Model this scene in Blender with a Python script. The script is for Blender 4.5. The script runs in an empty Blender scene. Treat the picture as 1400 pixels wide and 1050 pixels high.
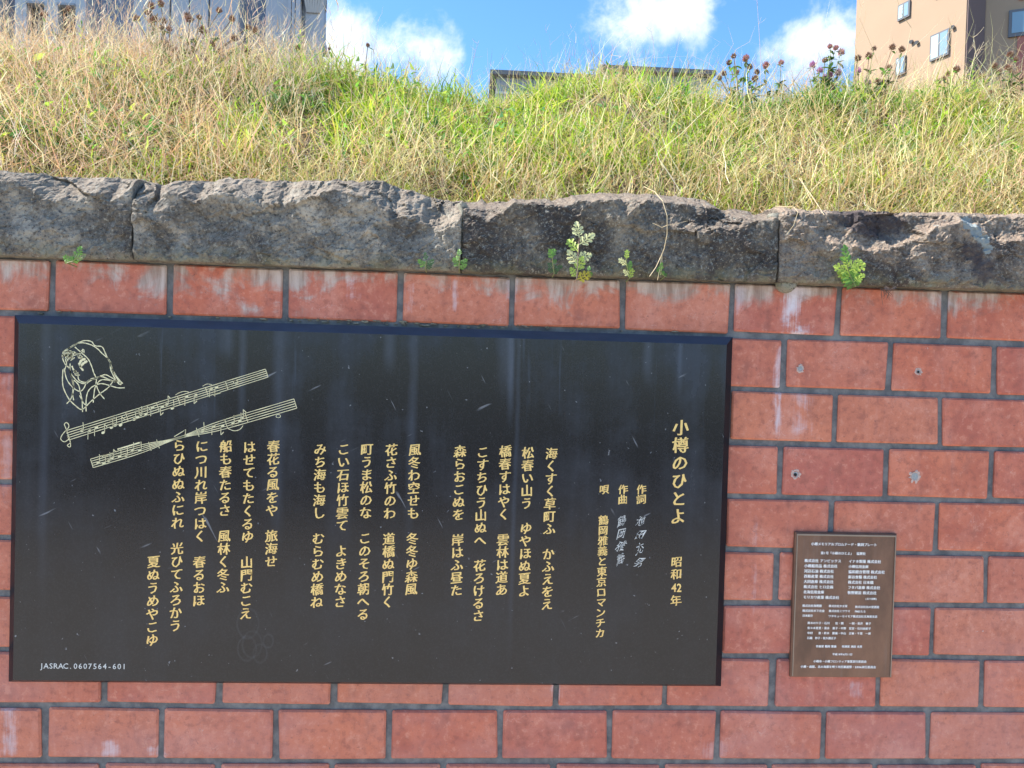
import bpy, math, random
import numpy as np
from mathutils import Matrix, Vector

S = bpy.context.scene
COL = S.collection
rng = np.random.default_rng(7)
random.seed(7)

# ------------------------------------------------------------------ camera
CAM = np.array([1.0949, -2.0678, 1.488])
FPX = 1051.0
def _rot(a, b, c):
    Rz = np.array([[math.cos(a), -math.sin(a), 0], [math.sin(a), math.cos(a), 0], [0, 0, 1]])
    Rx = np.array([[1, 0, 0], [0, math.cos(b), -math.sin(b)], [0, math.sin(b), math.cos(b)]])
    Ry = np.array([[math.cos(c), 0, math.sin(c)], [0, 1, 0], [-math.sin(c), 0, math.cos(c)]])
    return Rz @ Rx @ Ry
ROT = _rot(math.radians(-3.069), math.radians(-1.040), math.radians(-1.618))
cd = bpy.data.cameras.new('camera'); cam = bpy.data.objects.new('camera', cd); COL.objects.link(cam)
cd.sensor_width = 36; cd.lens = 36 * FPX / 1400; cd.clip_start = 0.05; cd.clip_end = 3000
M4 = Matrix.Identity(4)
for r in range(3):
    M4[r][0] = ROT[r, 0]; M4[r][1] = ROT[r, 2]; M4[r][2] = -ROT[r, 1]; M4[r][3] = CAM[r]
cam.matrix_world = M4
S.camera = cam

def ray(px, py):
    return ROT @ np.array([(px - 700) / FPX, 1.0, -(py - 525) / FPX])
def at(px, py, Y):
    """where the sight line of a photograph pixel meets the vertical plane y = Y"""
    d = ray(px, py); t = (Y - CAM[1]) / d[1]
    return CAM + d * t

# ------------------------------------------------------------------ sky and sun
SUN = np.array([-0.66, 0.065, 0.75]); SUN /= np.linalg.norm(SUN)
EL = math.asin(SUN[2]); AZ = math.atan2(SUN[0], SUN[1])
SKY_STRENGTH = 0.15; SUN_STRENGTH = 4.3; EXPOSURE = 1.38

W = bpy.data.worlds.new('World'); S.world = W; W.use_nodes = True
nt = W.node_tree; nt.nodes.clear()
def N(tree, typ, **kw):
    n = tree.nodes.new(typ)
    for k, v in kw.items(): setattr(n, k, v)
    return n
def setin(tree, n, key, v):
    if v is None: return
    s = n.inputs[key]
    if isinstance(v, bpy.types.NodeSocket): tree.links.new(v, s)
    else: s.default_value = v
def mth(tree, op, a, b=None, clamp=False):
    n = N(tree, 'ShaderNodeMath', operation=op, use_clamp=clamp)
    setin(tree, n, 0, a); setin(tree, n, 1, b); return n.outputs[0]
def vmth(tree, op, a, b=None):
    n = N(tree, 'ShaderNodeVectorMath', operation=op); setin(tree, n, 0, a); setin(tree, n, 1, b)
    return n.outputs['Value'] if op in ('DOT_PRODUCT', 'LENGTH', 'DISTANCE') else n.outputs[0]
def mixc(tree, f, a, b, blend='MIX'):
    n = N(tree, 'ShaderNodeMix', data_type='RGBA', blend_type=blend)
    setin(tree, n, 0, f); setin(tree, n, 6, a); setin(tree, n, 7, b); return n.outputs[2]
def ramp(tree, f, lo, hi):
    n = N(tree, 'ShaderNodeMapRange', interpolation_type='SMOOTHSTEP')
    setin(tree, n, 0, f); n.inputs[1].default_value = lo; n.inputs[2].default_value = hi; return n.outputs[0]
def noise(tree, vec, scale, detail=4, rough=0.55, dist=0.0):
    n = N(tree, 'ShaderNodeTexNoise'); setin(tree, n, 'Vector', vec)
    n.inputs['Scale'].default_value = scale; n.inputs['Detail'].default_value = detail
    n.inputs['Roughness'].default_value = rough; n.inputs['Distortion'].default_value = dist
    return n.outputs[0]
def scaled(tree, vec, sx, sy, sz, off=(0, 0, 0)):
    n = N(tree, 'ShaderNodeMapping'); setin(tree, n, 'Vector', vec)
    n.inputs['Scale'].default_value = (sx, sy, sz)
    if isinstance(off, tuple): n.inputs['Location'].default_value = off
    else: tree.links.new(off, n.inputs['Location'])
    return n.outputs[0]

sky = N(nt, 'ShaderNodeTexSky', sky_type='NISHITA')
sky.sun_disc = False; sky.sun_elevation = EL; sky.sun_rotation = AZ
sky.altitude = 0; sky.air_density = 1.0; sky.dust_density = 0.25; sky.ozone_density = 4.8
tc = N(nt, 'ShaderNodeTexCoord')
dirv = tc.outputs['Generated']
sep = N(nt, 'ShaderNodeSeparateXYZ'); nt.links.new(dirv, sep.inputs[0])
cl = noise(nt, scaled(nt, dirv, 1, 1, 2.0), 3.1, 8, 0.58, 0.3)
fine = noise(nt, dirv, 14, 7, 0.62, 0.2)
cov = mth(nt, 'ADD', mth(nt, 'MULTIPLY', cl, 0.50), mth(nt, 'MULTIPLY', mth(nt, 'SUBTRACT', fine, .33), 1.1))
for (cx, cy, rad, amp) in [(860, 48, 70, .24), (955, 18, 50, .20), (785, 28, 60, .20), (920, 30, 60, .14), (840, 12, 55, .22), (895, 10, 50, .2), (1110, 78, 85, .22), (1150, 45, 60, .2), (950, 88, 26, .16),
                           (475, 60, 65, .24), (455, 95, 70, .22), (540, 50, 60, .16), (605, 60, 45, .15), (570, 90, 70, .16),
                           (680, 50, 70, -.2), (1010, 60, 30, -.12), (1050, 20, 45, -.10), (640, 10, 60, -.12), (800, 85, 40, -.08)]:
    d = ray(cx, cy); d /= np.linalg.norm(d)
    dist = vmth(nt, 'DISTANCE', dirv, tuple(d))
    g = ramp(nt, dist, rad / 1051 * 1.15, 0.0)
    cov = mth(nt, 'ADD', cov, mth(nt, 'MULTIPLY', g, amp))
cf = ramp(nt, cov, 0.49, 0.84)
cf = mth(nt, 'MULTIPLY', cf, ramp(nt, sep.outputs[2], 0.0, 0.12))
hsv = N(nt, 'ShaderNodeHueSaturation'); hsv.inputs['Saturation'].default_value = 1.16; hsv.inputs['Value'].default_value = 0.84
nt.links.new(sky.outputs[0], hsv.inputs['Color'])
shade = noise(nt, dirv, 9, 4, 0.5)
ccol = mixc(nt, shade, (2.5, 2.8, 3.4, 1), (4.1, 4.2, 4.4, 1))
skyc = mixc(nt, mth(nt, 'MULTIPLY', cf, 0.85), hsv.outputs[0], ccol)
bg = N(nt, 'ShaderNodeBackground'); nt.links.new(skyc, bg.inputs[0]); bg.inputs[1].default_value = SKY_STRENGTH
wo = N(nt, 'ShaderNodeOutputWorld'); nt.links.new(bg.outputs[0], wo.inputs[0])

sl = bpy.data.lights.new('sun', 'SUN'); sl.energy = SUN_STRENGTH; sl.angle = math.radians(0.6); sl.color = (1.0, 0.95, 0.87)
so = bpy.data.objects.new('sun', sl); COL.objects.link(so)
so.rotation_euler = Vector(SUN).to_track_quat('Z', 'Y').to_euler(); so.location = (0, 0, 30)

S.view_settings.view_transform = 'Standard'; S.view_settings.look = 'None'
S.view_settings.exposure = EXPOSURE; S.view_settings.gamma = 1; S.view_settings.use_curve_mapping = False
S.render.engine = 'CYCLES'
S.cycles.max_bounces = 7; S.cycles.transparent_max_bounces = 4

# ------------------------------------------------------------------ helpers
def tag(o, label=None, cat=None, group=None, kind=None):
    if label: o['label'] = label
    if cat: o['category'] = cat
    if group: o['group'] = group
    if kind: o['kind'] = kind
    return o
def empty(name, loc=(0, 0, 0), label=None, cat=None, group=None):
    o = bpy.data.objects.new(name, None); COL.objects.link(o); o.location = loc
    o.empty_display_size = 0.05
    return tag(o, label, cat, group)
def link(name, me, parent=None, mat=None, loc=None):
    if mat is not None and not me.materials: me.materials.append(mat)
    o = bpy.data.objects.new(name, me); COL.objects.link(o)
    if parent is not None: o.parent = parent
    if loc is not None: o.location = loc
    return o
def mesh(name, verts, faces, mat=None, smooth=False):
    me = bpy.data.meshes.new(name)
    me.from_pydata([tuple(map(float, v)) for v in verts], [], [tuple(int(i) for i in f) for f in faces])
    if smooth: me.shade_smooth()
    if mat: me.materials.append(mat)
    me.update(); return me
class MB:
    """collects simple solids into one mesh"""
    def __init__(s): s.v = []; s.f = []
    def add(s, v, f):
        b = len(s.v); s.v += [tuple(map(float, p)) for p in v]; s.f += [tuple(b + i for i in q) for q in f]
    def box(s, x0, x1, y0, y1, z0, z1):
        s.add([(x0, y0, z0), (x1, y0, z0), (x1, y1, z0), (x0, y1, z0), (x0, y0, z1), (x1, y0, z1), (x1, y1, z1), (x0, y1, z1)],
              [(0, 3, 2, 1), (4, 5, 6, 7), (0, 1, 5, 4), (1, 2, 6, 5), (2, 3, 7, 6), (3, 0, 4, 7)])
    def prism(s, poly, z0, z1):
        n = len(poly)
        s.add([(x, y, z0) for x, y in poly] + [(x, y, z1) for x, y in poly],
              [tuple(reversed(range(n))), tuple(range(n, 2 * n))] + [(i, (i + 1) % n, n + (i + 1) % n, n + i) for i in range(n)])
    def tube(s, pts, r0, r1=None, sides=5):
        r1 = r0 if r1 is None else r1
        pts = [Vector(p) for p in pts]; n = len(pts); b = len(s.v); vs = []
        for i, p in enumerate(pts):
            t = (pts[min(i + 1, n - 1)] - pts[max(i - 1, 0)])
            t = t.normalized() if t.length > 1e-9 else Vector((0, 0, 1))
            a = t.cross(Vector((0.31, 0.9, 0.12))).normalized(); c = t.cross(a)
            r = r0 + (r1 - r0) * i / max(1, n - 1)
            for k in range(sides):
                w = 2 * math.pi * k / sides; vs.append(p + (a * math.cos(w) + c * math.sin(w)) * r)
        fs = []
        for i in range(n - 1):
            for k in range(sides):
                k2 = (k + 1) % sides
                fs.append((i * sides + k, i * sides + k2, (i + 1) * sides + k2, (i + 1) * sides + k))
        fs.append(tuple(reversed(range(sides)))); fs.append(tuple((n - 1) * sides + k for k in range(sides)))
        s.add(vs, fs)
    def build(s, name, mat, parent=None, smooth=False, loc=None):
        return link(name, mesh(name, s.v, s.f, mat, smooth), parent, None, loc)

# ---- numpy noise
def _h(ix, iy, sd):
    n = (ix.astype(np.int64) * 374761393 + iy.astype(np.int64) * 668265263 + sd * 974634777) & 0xffffffff
    n = ((n ^ (n >> 13)) * 1274126177) & 0xffffffff
    return ((n ^ (n >> 16)) & 0xffff) / 65535.0
def vnoise(x, y, sd=0):
    ix = np.floor(x); iy = np.floor(y); fx = x - ix; fy = y - iy
    fx = fx * fx * (3 - 2 * fx); fy = fy * fy * (3 - 2 * fy)
    a = _h(ix, iy, sd); b = _h(ix + 1, iy, sd); c = _h(ix, iy + 1, sd); d = _h(ix + 1, iy + 1, sd)
    return (a * (1 - fx) + b * fx) * (1 - fy) + (c * (1 - fx) + d * fx) * fy
def fbm(x, y, sd=0, o=4, g=0.5):
    r = 0; a = 1; t = 0
    for i in range(o):
        r = r + a * vnoise(x * 2 ** i + 17.3 * i, y * 2 ** i + 5.1 * i, sd + i); t += a; a *= g
    return r / t
def voro(x, y, sd=0):
    """nearest-cell distance plus a random number of that cell"""
    ix = np.floor(x); iy = np.floor(y); best = np.full(x.shape, 9.0); cid = np.zeros(x.shape); gx = np.zeros(x.shape); gy = np.zeros(x.shape)
    for dx in (-1, 0, 1):
        for dy in (-1, 0, 1):
            cx = ix + dx; cy = iy + dy
            px = cx + _h(cx, cy, sd); py = cy + _h(cx, cy, sd + 9)
            d = (px - x) ** 2 + (py - y) ** 2
            m = d < best
            best = np.where(m, d, best); cid = np.where(m, _h(cx, cy, sd + 5), cid)
            gx = np.where(m, x - px, gx); gy = np.where(m, y - py, gy)
    return np.sqrt(best), cid, gx, gy

# ---- materials
def new_mat(name):
    m = bpy.data.materials.new(name); m.use_nodes = True
    t = m.node_tree; t.nodes.clear()
    p = N(t, 'ShaderNodeBsdfPrincipled'); o = N(t, 'ShaderNodeOutputMaterial'); t.links.new(p.outputs[0], o.inputs[0])
    return m, t, p, o
def bump(t, p, h, strength, dist):
    b = N(t, 'ShaderNodeBump'); setin(t, b, 'Height', h); b.inputs['Strength'].default_value = strength
    b.inputs['Distance'].default_value = dist; t.links.new(b.outputs[0], p.inputs['Normal'])
def plain(name, col, rough=0.8, metal=0.0, var=0.15, scale=8, bmp=0.0, spec=0.5):
    m, t, p, o = new_mat(name)
    pos = N(t, 'ShaderNodeNewGeometry').outputs['Position']
    n = noise(t, pos, scale, 5, 0.6)
    dk = tuple(c * (1 - var) for c in col) + (1,); lt = tuple(min(1, c * (1 + var)) for c in col) + (1,)
    t.links.new(mixc(t, n, dk, lt), p.inputs['Base Color'])
    p.inputs['Roughness'].default_value = rough; p.inputs['Metallic'].default_value = metal
    p.inputs['Specular IOR Level'].default_value = spec
    if bmp: bump(t, p, n, 0.6, bmp)
    return m

def brick_material():
    m, t, p, o = new_mat('red_brick')
    geo = N(t, 'ShaderNodeNewGeometry'); pos = geo.outputs['Position']
    oi = N(t, 'ShaderNodeObjectInfo'); rnd = oi.outputs['Random']
    sp = N(t, 'ShaderNodeSeparateXYZ'); t.links.new(pos, sp.inputs[0]); z = sp.outputs[2]; x = sp.outputs[0]
    a = noise(t, pos, 9, 6, 0.6)
    base = mixc(t, ramp(t, a, .3, .72), (0.60, 0.175, 0.095, 1), (0.42, 0.105, 0.065, 1))
    base = mixc(t, mth(t, 'MULTIPLY', rnd, 0.7), base, (0.43, 0.125, 0.095, 1))
    cl = noise(t, scaled(t, pos, 1, 1, 1, (3, 1, 9)), 5, 5, 0.6)
    r2 = mth(t, 'FRACT', mth(t, 'MULTIPLY', rnd, 7.31))
    base = mixc(t, mth(t, 'MULTIPLY', r2, .5), base, (0.60, 0.235, 0.13, 1))
    base = mixc(t, mth(t, 'MULTIPLY', ramp(t, cl, .48, .72), .55), base, (0.64, 0.27, 0.19, 1))
    # brush-like vertical smears
    st = noise(t, scaled(t, pos, 26, 26, 4), 1.0, 6, 0.62)
    base = mixc(t, mth(t, 'MULTIPLY', ramp(t, st, .5, .75), .35), base, (0.60, 0.28, 0.21, 1))
    dk = noise(t, scaled(t, pos, 14, 14, 9, (5, 2, 2)), 1.0, 6, 0.65)
    base = mixc(t, mth(t, 'MULTIPLY', ramp(t, dk, .50, .72), .55), base, (0.27, 0.10, 0.075, 1))
    g1 = noise(t, scaled(t, pos, 1, 1, 1, (3, 5, 7)), 48, 5, .68)
    base = mixc(t, mth(t, 'MULTIPLY', ramp(t, g1, .50, .68), .50), base, (0.27, 0.085, 0.06, 1))
    base = mixc(t, mth(t, 'MULTIPLY', ramp(t, g1, .47, .32), .45), base, (0.68, 0.31, 0.21, 1))
    # hairline craze marks
    wv = noise(t, scaled(t, pos, 1, 1, 1, (1, 2, 3)), 17, 3, .5, .8)
    ln = ramp(t, mth(t, 'ABSOLUTE', mth(t, 'SUBTRACT', wv, .5)), .006, .001)
    base = mixc(t, mth(t, 'MULTIPLY', mth(t, 'MULTIPLY', ln, ramp(t, cl, .5, .62)), .45), base, (0.62, 0.36, 0.29, 1))
    # small dark pits and pale specks
    pit = noise(t, pos, 120, 3, 0.6)
    base = mixc(t, mth(t, 'MULTIPLY', ramp(t, pit, .66, .74), .55), base, (0.16, 0.07, 0.06, 1))
    spk = noise(t, scaled(t, pos, 1, 1, 1, (7, 7, 7)), 70, 4, 0.7)
    base = mixc(t, mth(t, 'MULTIPLY', ramp(t, spk, .70, .76), .7), base, (0.55, 0.48, 0.44, 1))
    # pinkish lower wall bloom
    low = noise(t, scaled(t, pos, 3, 3, 5, (1, 4, 2)), 1.0, 5, 0.6)
    lowm = mth(t, 'MULTIPLY', ramp(t, z, 1.05, 0.70), ramp(t, low, .38, .62))
    base = mixc(t, mth(t, 'MULTIPLY', lowm, .28), base, (0.46, 0.24, 0.22, 1))
    # cement haze and lime running down from the coping joint
    n1 = noise(t, scaled(t, pos, 13, 13, 7.5), 1.0, 7, 0.68)
    n2 = noise(t, scaled(t, pos, 42, 42, 6), 1.0, 5, 0.6)
    h = ramp(t, z, 1.625, 1.742)
    n0 = noise(t, scaled(t, pos, 1, 1, 1.3, (2, 2, 6)), 9, 9, .66, .6)
    nb = noise(t, scaled(t, pos, 1, 1, .6, (9, 2, 6)), 3.6, 3, .5)
    f = mth(t, 'ADD', mth(t, 'MULTIPLY', h, .34), mth(t, 'ADD', mth(t, 'MULTIPLY', n0, 1.25), mth(t, 'ADD', mth(t, 'MULTIPLY', n2, .22), mth(t, 'MULTIPLY', nb, .8))))
    f = mth(t, 'MULTIPLY', ramp(t, f, 1.29, 1.56), ramp(t, z, 1.60, 1.63))
    n3 = noise(t, scaled(t, pos, 110, 110, 9), 1.0, 4, .6)
    base = mixc(t, mth(t, 'MULTIPLY', f, .85), base, mixc(t, ramp(t, n2, .35, .65), (0.25, 0.20, 0.16, 1), (0.54, 0.47, 0.41, 1)))
    # placed runs: (x centre, half width, z top, z bottom, strength)
    for (px, hw, y0, y1, s) in [(1085, 30, 385, 470, 1.0), (622, 7, 380, 435, .55), (562, 12, 385, 440, .5), (700, 14, 380, 420, .7), (1063, 9, 470, 600, .7),
                                (1095, 24, 535, 600, .45), (1010, 14, 390, 440, .5), (480, 18, 375, 420, .5), (1290, 20, 400, 430, .6),
                                (215, 22, 1005, 1045, .6), (150, 18, 1010, 1045, .6), (10, 14, 500, 700, .25), (1030, 7, 700, 850, .3), (12, 18, 960, 1040, .5), (195, 22, 1030, 1045, .8), (760, 14, 930, 965, .6), (1170, 16, 930, 960, .35), (980, 40, 1010, 1045, .2)]:
        c = at(px, (y0 + y1) / 2, 0); zt = at(px, y0, 0)[2]; zb = at(px, y1, 0)[2]; w = hw / 1051 * 2.07 * 1.5
        dx = mth(t, 'ABSOLUTE', mth(t, 'SUBTRACT', x, float(c[0])))
        k = mth(t, 'MULTIPLY', ramp(t, dx, w, w * .1), mth(t, 'MULTIPLY', ramp(t, z, zb - .012, zb + .03), ramp(t, z, zt + .012, zt - .012)))
        k = mth(t, 'MULTIPLY', ramp(t, mth(t, 'ADD', mth(t, 'MULTIPLY', k, .42), mth(t, 'ADD', mth(t, 'MULTIPLY', n3, .7), mth(t, 'MULTIPLY', n0, 1.3))), 1.26, 1.62), mth(t, 'MULTIPLY', k, s * 1.0, True))
        base = mixc(t, k, base, (0.66, 0.58, 0.60, 1))
    t.links.new(base, p.inputs['Base Color']); p.inputs['Roughness'].default_value = 0.72
    p.inputs['Specular IOR Level'].default_value = 0.35
    hh = mth(t, 'ADD', mth(t, 'MULTIPLY', noise(t, pos, 60, 6, .7), .6), mth(t, 'MULTIPLY', pit, .5))
    bump(t, p, hh, 0.8, 0.0022)
    return m

def mortar_material():
    m, t, p, o = new_mat('dark_mortar')
    pos = N(t, 'ShaderNodeNewGeometry').outputs['Position']
    n = noise(t, pos, 22, 6, 0.65)
    c = mixc(t, ramp(t, n, .35, .7), (0.105, 0.105, 0.105, 1), (0.215, 0.21, 0.20, 1))
    g = noise(t, scaled(t, pos, 1, 1, 1, (4, 4, 1)), 7, 5, 0.6)
    c = mixc(t, mth(t, 'MULTIPLY', ramp(t, g, .56, .72), .6), c, (0.27, 0.27, 0.25, 1))
    t.links.new(c, p.inputs['Base Color']); p.inputs['Roughness'].default_value = 0.95
    bump(t, p, noise(t, pos, 160, 5, .7), 0.8, 0.002)
    return m

def stone_material(name, cold, mid, pale, seed, dark_amt, warm=(0.22, 0.18, 0.145)):
    g_ = lambda c, k=1.38: (c[0] * k * 1.02, c[1] * k * .97, c[2] * k * .87)
    cold, mid, pale, warm = g_(cold, 1.0), g_(mid), g_(pale), g_(warm, 1.3)
    m, t, p, o = new_mat(name)
    geo = N(t, 'ShaderNodeNewGeometry'); pos = geo.outputs['Position']
    off = (seed * 3.7, seed * 1.3, seed * 2.1)
    q = scaled(t, pos, 1, 1, 1, off)
    big = noise(t, q, 5.5, 6, 0.6, 0.4)
    md = noise(t, q, 22, 6, 0.66)
    fn = noise(t, q, 130, 5, 0.75)
    c = mixc(t, ramp(t, md, .40, .66), mid + (1,), pale + (1,))
    c = mixc(t, mth(t, 'MULTIPLY', ramp(t, big, .62 - .3 * dark_amt, .74 - .2 * dark_amt), .85), c, cold + (1,))
    # vertical weather streaks
    st = noise(t, scaled(t, q, 16, 16, 3), 1, 5, .6)
    c = mixc(t, mth(t, 'MULTIPLY', ramp(t, st, .52, .75), .55), c, cold + (1,))
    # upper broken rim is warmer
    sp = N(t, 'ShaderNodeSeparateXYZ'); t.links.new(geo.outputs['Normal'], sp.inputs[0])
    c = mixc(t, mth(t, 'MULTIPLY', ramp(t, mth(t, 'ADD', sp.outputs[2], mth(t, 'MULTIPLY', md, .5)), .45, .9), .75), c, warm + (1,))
    # speckle: black mineral and pale lichen
    c = mixc(t, mth(t, 'MULTIPLY', ramp(t, fn, .53, .64), .8), c, (0.035, 0.033, 0.035, 1))
    c = mixc(t, mth(t, 'MULTIPLY', ramp(t, fn, .46, .34), .75), c, (0.40, 0.38, 0.31, 1))
    li = noise(t, scaled(t, q, 1, 1, 1, (2, 8, 4)), 38, 6, .7)
    c = mixc(t, mth(t, 'MULTIPLY', ramp(t, li, .60, .68), .55), c, (0.40, 0.40, 0.34, 1))
    # damp greenish foot
    zp = N(t, 'ShaderNodeSeparateXYZ'); t.links.new(pos, zp.inputs[0])
    c = mixc(t, mth(t, 'MULTIPLY', mth(t, 'MULTIPLY', ramp(t, zp.outputs[2], 1.80, 1.745), ramp(t, md, .4, .6)), .6), c, (0.17, 0.17, 0.11, 1))
    # pale spalled patch
    if seed == 4:
        for (px, py, r) in [(1326, 304, 11), (1335, 318, 11), (1344, 330, 10), (1351, 340, 7)]:
            k = at(px, py, -.06)
            dd = N(t, 'ShaderNodeVectorMath', operation='DISTANCE'); t.links.new(scaled(t, pos, 1, 0, 1), dd.inputs[0]); dd.inputs[1].default_value = (k[0], 0, k[2])
            e = mth(t, 'ADD', dd.outputs['Value'], mth(t, 'MULTIPLY', mth(t, 'SUBTRACT', li, .5), .05))
            c = mixc(t, ramp(t, e, r / 1051 * 2.05, r / 1051 * 1.75), c, (0.27, 0.30, 0.29, 1))
        for (px, py, rx) in [(1345, 370, 22), (1330, 345, 15), (1190, 300, 28), (1225, 305, 25), (1160, 290, 20)]:
            k = at(px, py, -.06)
            dd = N(t, 'ShaderNodeVectorMath', operation='DISTANCE'); t.links.new(scaled(t, pos, 1, 0, 1), dd.inputs[0]); dd.inputs[1].default_value = (k[0], 0, k[2])
            e = mth(t, 'ADD', dd.outputs['Value'], mth(t, 'MULTIPLY', mth(t, 'SUBTRACT', md, .5), .09))
            c = mixc(t, mth(t, 'MULTIPLY', ramp(t, e, rx / 1051 * 2.2, rx / 1051 * 1.2), .7), c, (0.055, 0.045, 0.05, 1))
    t.links.new(c, p.inputs['Base Color']); p.inputs['Roughness'].default_value = 0.93
    p.inputs['Specular IOR Level'].default_value = 0.25
    hh = mth(t, 'ADD', mth(t, 'MULTIPLY', noise(t, q, 75, 7, .72), 1.0), mth(t, 'MULTIPLY', fn, .35))
    bump(t, p, hh, .85, 0.009)
    return m

def attr_leaf(name, transl=0.45, rough=0.55):
    """leafy material: each blade's own colour comes from the mesh attribute 'tint'"""
    m, t, p, o = new_mat(name)
    a = N(t, 'ShaderNodeAttribute'); a.attribute_name = 'tint'
    t.links.new(a.outputs['Color'], p.inputs['Base Color']); p.inputs['Roughness'].default_value = rough
    p.inputs['Specular IOR Level'].default_value = 0.3
    tr = N(t, 'ShaderNodeBsdfTranslucent'); t.links.new(a.outputs['Color'], tr.inputs[0])
    mx = N(t, 'ShaderNodeMixShader'); mx.inputs[0].default_value = transl
    t.links.new(p.outputs[0], mx.inputs[1]); t.links.new(tr.outputs[0], mx.inputs[2]); t.links.new(mx.outputs[0], o.inputs[0])
    return m
def leaf_mat(name, col, transl=0.4, var=0.3, rough=0.5):
    m, t, p, o = new_mat(name)
    pos = N(t, 'ShaderNodeNewGeometry').outputs['Position']
    n = noise(t, pos, 60, 3, 0.6)
    c = mixc(t, n, tuple(k * (1 - var) for k in col) + (1,), tuple(min(1, k * (1 + var)) for k in col) + (1,))
    t.links.new(c, p.inputs['Base Color']); p.inputs['Roughness'].default_value = rough
    tr = N(t, 'ShaderNodeBsdfTranslucent'); t.links.new(c, tr.inputs[0])
    mx = N(t, 'ShaderNodeMixShader'); mx.inputs[0].default_value = transl
    t.links.new(p.outputs[0], mx.inputs[1]); t.links.new(tr.outputs[0], mx.inputs[2]); t.links.new(mx.outputs[0], o.inputs[0])
    return m

MAT = {}
MAT['brick'] = brick_material(); MAT['mortar'] = mortar_material()
MAT['chip'] = plain('chipped_plaster', (0.50, 0.36, 0.30), 0.9, var=0.6, scale=190, bmp=.003)
MAT['plug'] = plain('grey_filler', (0.30, 0.31, 0.30), 0.85, var=0.35, scale=200, bmp=.001)
MAT['hole'] = plain('dark_hole', (0.012, 0.011, 0.010), 0.9)
MAT['soil'] = plain('dry_soil', (0.12, 0.085, 0.05), 0.95, var=0.4, scale=30, bmp=.01)
MAT['pave'] = plain('pale_concrete_paving', (0.50, 0.43, 0.34), 0.85, var=0.15, scale=3, bmp=.002)
MAT['ground'] = plain('town_ground', (0.16, 0.16, 0.13), 0.95, var=0.3, scale=.3)

# ------------------------------------------------------------------ the setting: ground
g = MB(); g.add([(-900, -900, 0), (900, -900, 0), (900, 900, 0), (-900, 900, 0)], [(0, 1, 2, 3)])
tag(g.build('ground', MAT['ground']), kind='structure')
g = MB(); g.add([(-14, -5.5, .004), (16, -5.5, .004), (16, 0.0, .004), (-14, 0.0, .004)], [(0, 1, 2, 3)])
tag(g.build('pavement', MAT['pave']), kind='structure')
g = MB(); g.add([(-14, -13, .002), (16, -13, .002), (16, -5.5, .002), (-14, -5.5, .002)], [(0, 1, 2, 3)])
tag(g.build('road', plain('asphalt', (0.07, 0.07, 0.07), .9, var=.2, scale=20)), kind='structure')

# ------------------------------------------------------------------ brick wall
U = 0.30; H = 0.1469; ZR = 1.600     # brick pitch, course pitch, height of the joint under the top course
WX0, WX1 = -3.0, 7.5
wall = empty('brick_wall', (2.0, 0, 0), 'red brick retaining wall with dark mortar joints, topped by rough grey coping stones', 'wall')
def W2(x, y, z): return (x - 2.0, y, z)
JW = 0.0165
def brick_mesh(w, h, seed):
    r = np.random.default_rng(seed)
    b = 0.0045; y0 = -0.0045
    hw, hh = w / 2, h / 2
    j = lambda s: r.normal(0, s)
    outer = [(-hw + j(.0014), -hh + j(.0014)), (hw + j(.0014), -hh + j(.0014)), (hw + j(.0014), hh + j(.0014)), (-hw + j(.0014), hh + j(.0014))]
    c = .006
    def octo(k, dy, cc):
        pts = []
        sx = [-1, 1, 1, -1]; sz = [-1, -1, 1, 1]
        for i in range(4):
            X = outer[i][0] - sx[i] * k; Z = outer[i][1] - sz[i] * k
            if i in (0, 2): pts += [(X, dy, Z - sz[i] * cc), (X - sx[i] * cc, dy, Z)]
            else: pts += [(X - sx[i] * cc, dy, Z), (X, dy, Z - sz[i] * cc)]
        return pts
    v = octo(0, .05, c * .5) + octo(0, y0 + b * .9, c * .6) + octo(b, y0 + j(.0006), c)
    f = []
    for L in range(2):
        for i in range(8):
            k = (i + 1) % 8; f.append((L * 8 + i, L * 8 + k, (L + 1) * 8 + k, (L + 1) * 8 + i))
    f.append(tuple(16 + i for i in range(8)))
    me = mesh('brick', v, f, MAT['brick'])
    return me
variants = [brick_mesh(U - JW, H - JW, s) for s in range(8)]
variants_half = variants
brick_at = {}
for row in range(0, 12):
    zc = ZR + H * (0.5 - row)
    if zc < 0.08: break
    shift = 0.0 if row % 2 == 0 else 0.5
    k = int(math.floor(WX0 / U))
    while (k + shift) * U < WX1:
        xc = (k + shift + .5) * U
        if 0.12 < xc < 1.72 and 1 <= row <= 5:      # wholly behind the big plaque
            k += 1; continue
        b = link('brick', variants[random.randrange(8)], wall)
        b.location = W2(xc + random.gauss(0, .0008), random.gauss(0, .0007), zc + random.gauss(0, .0006))
        b.rotation_euler = (random.gauss(0, .003), random.gauss(0, .0022), random.gauss(0, .003))
        brick_at[(row, k)] = b; k += 1
mo = MB(); nx, nz = 210, 36
z0m, z1m = 0.0, ZR + H * .985
for i in range(nz + 1):
    for jx in range(nx + 1):
        x = WX0 + (WX1 - WX0) * jx / nx; z = z0m + (z1m - z0m) * i / nz
        mo.v.append(W2(x, 0.0035 + random.gauss(0, .0008), z))
for i in range(nz):
    for jx in range(nx):
        a = i * (nx + 1) + jx; mo.f.append((a, a + 1, a + nx + 2, a + nx + 1))
mo.box(WX0 - 2, WX1 - 2, .02, .30, 0, z1m)
mo.build('mortar', MAT['mortar'], wall, True)

MAT['lightmortar'] = stone_material('old_cement', (0.13, 0.13, 0.12), (0.20, 0.195, 0.17), (0.30, 0.29, 0.25), 7, .2)
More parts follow.
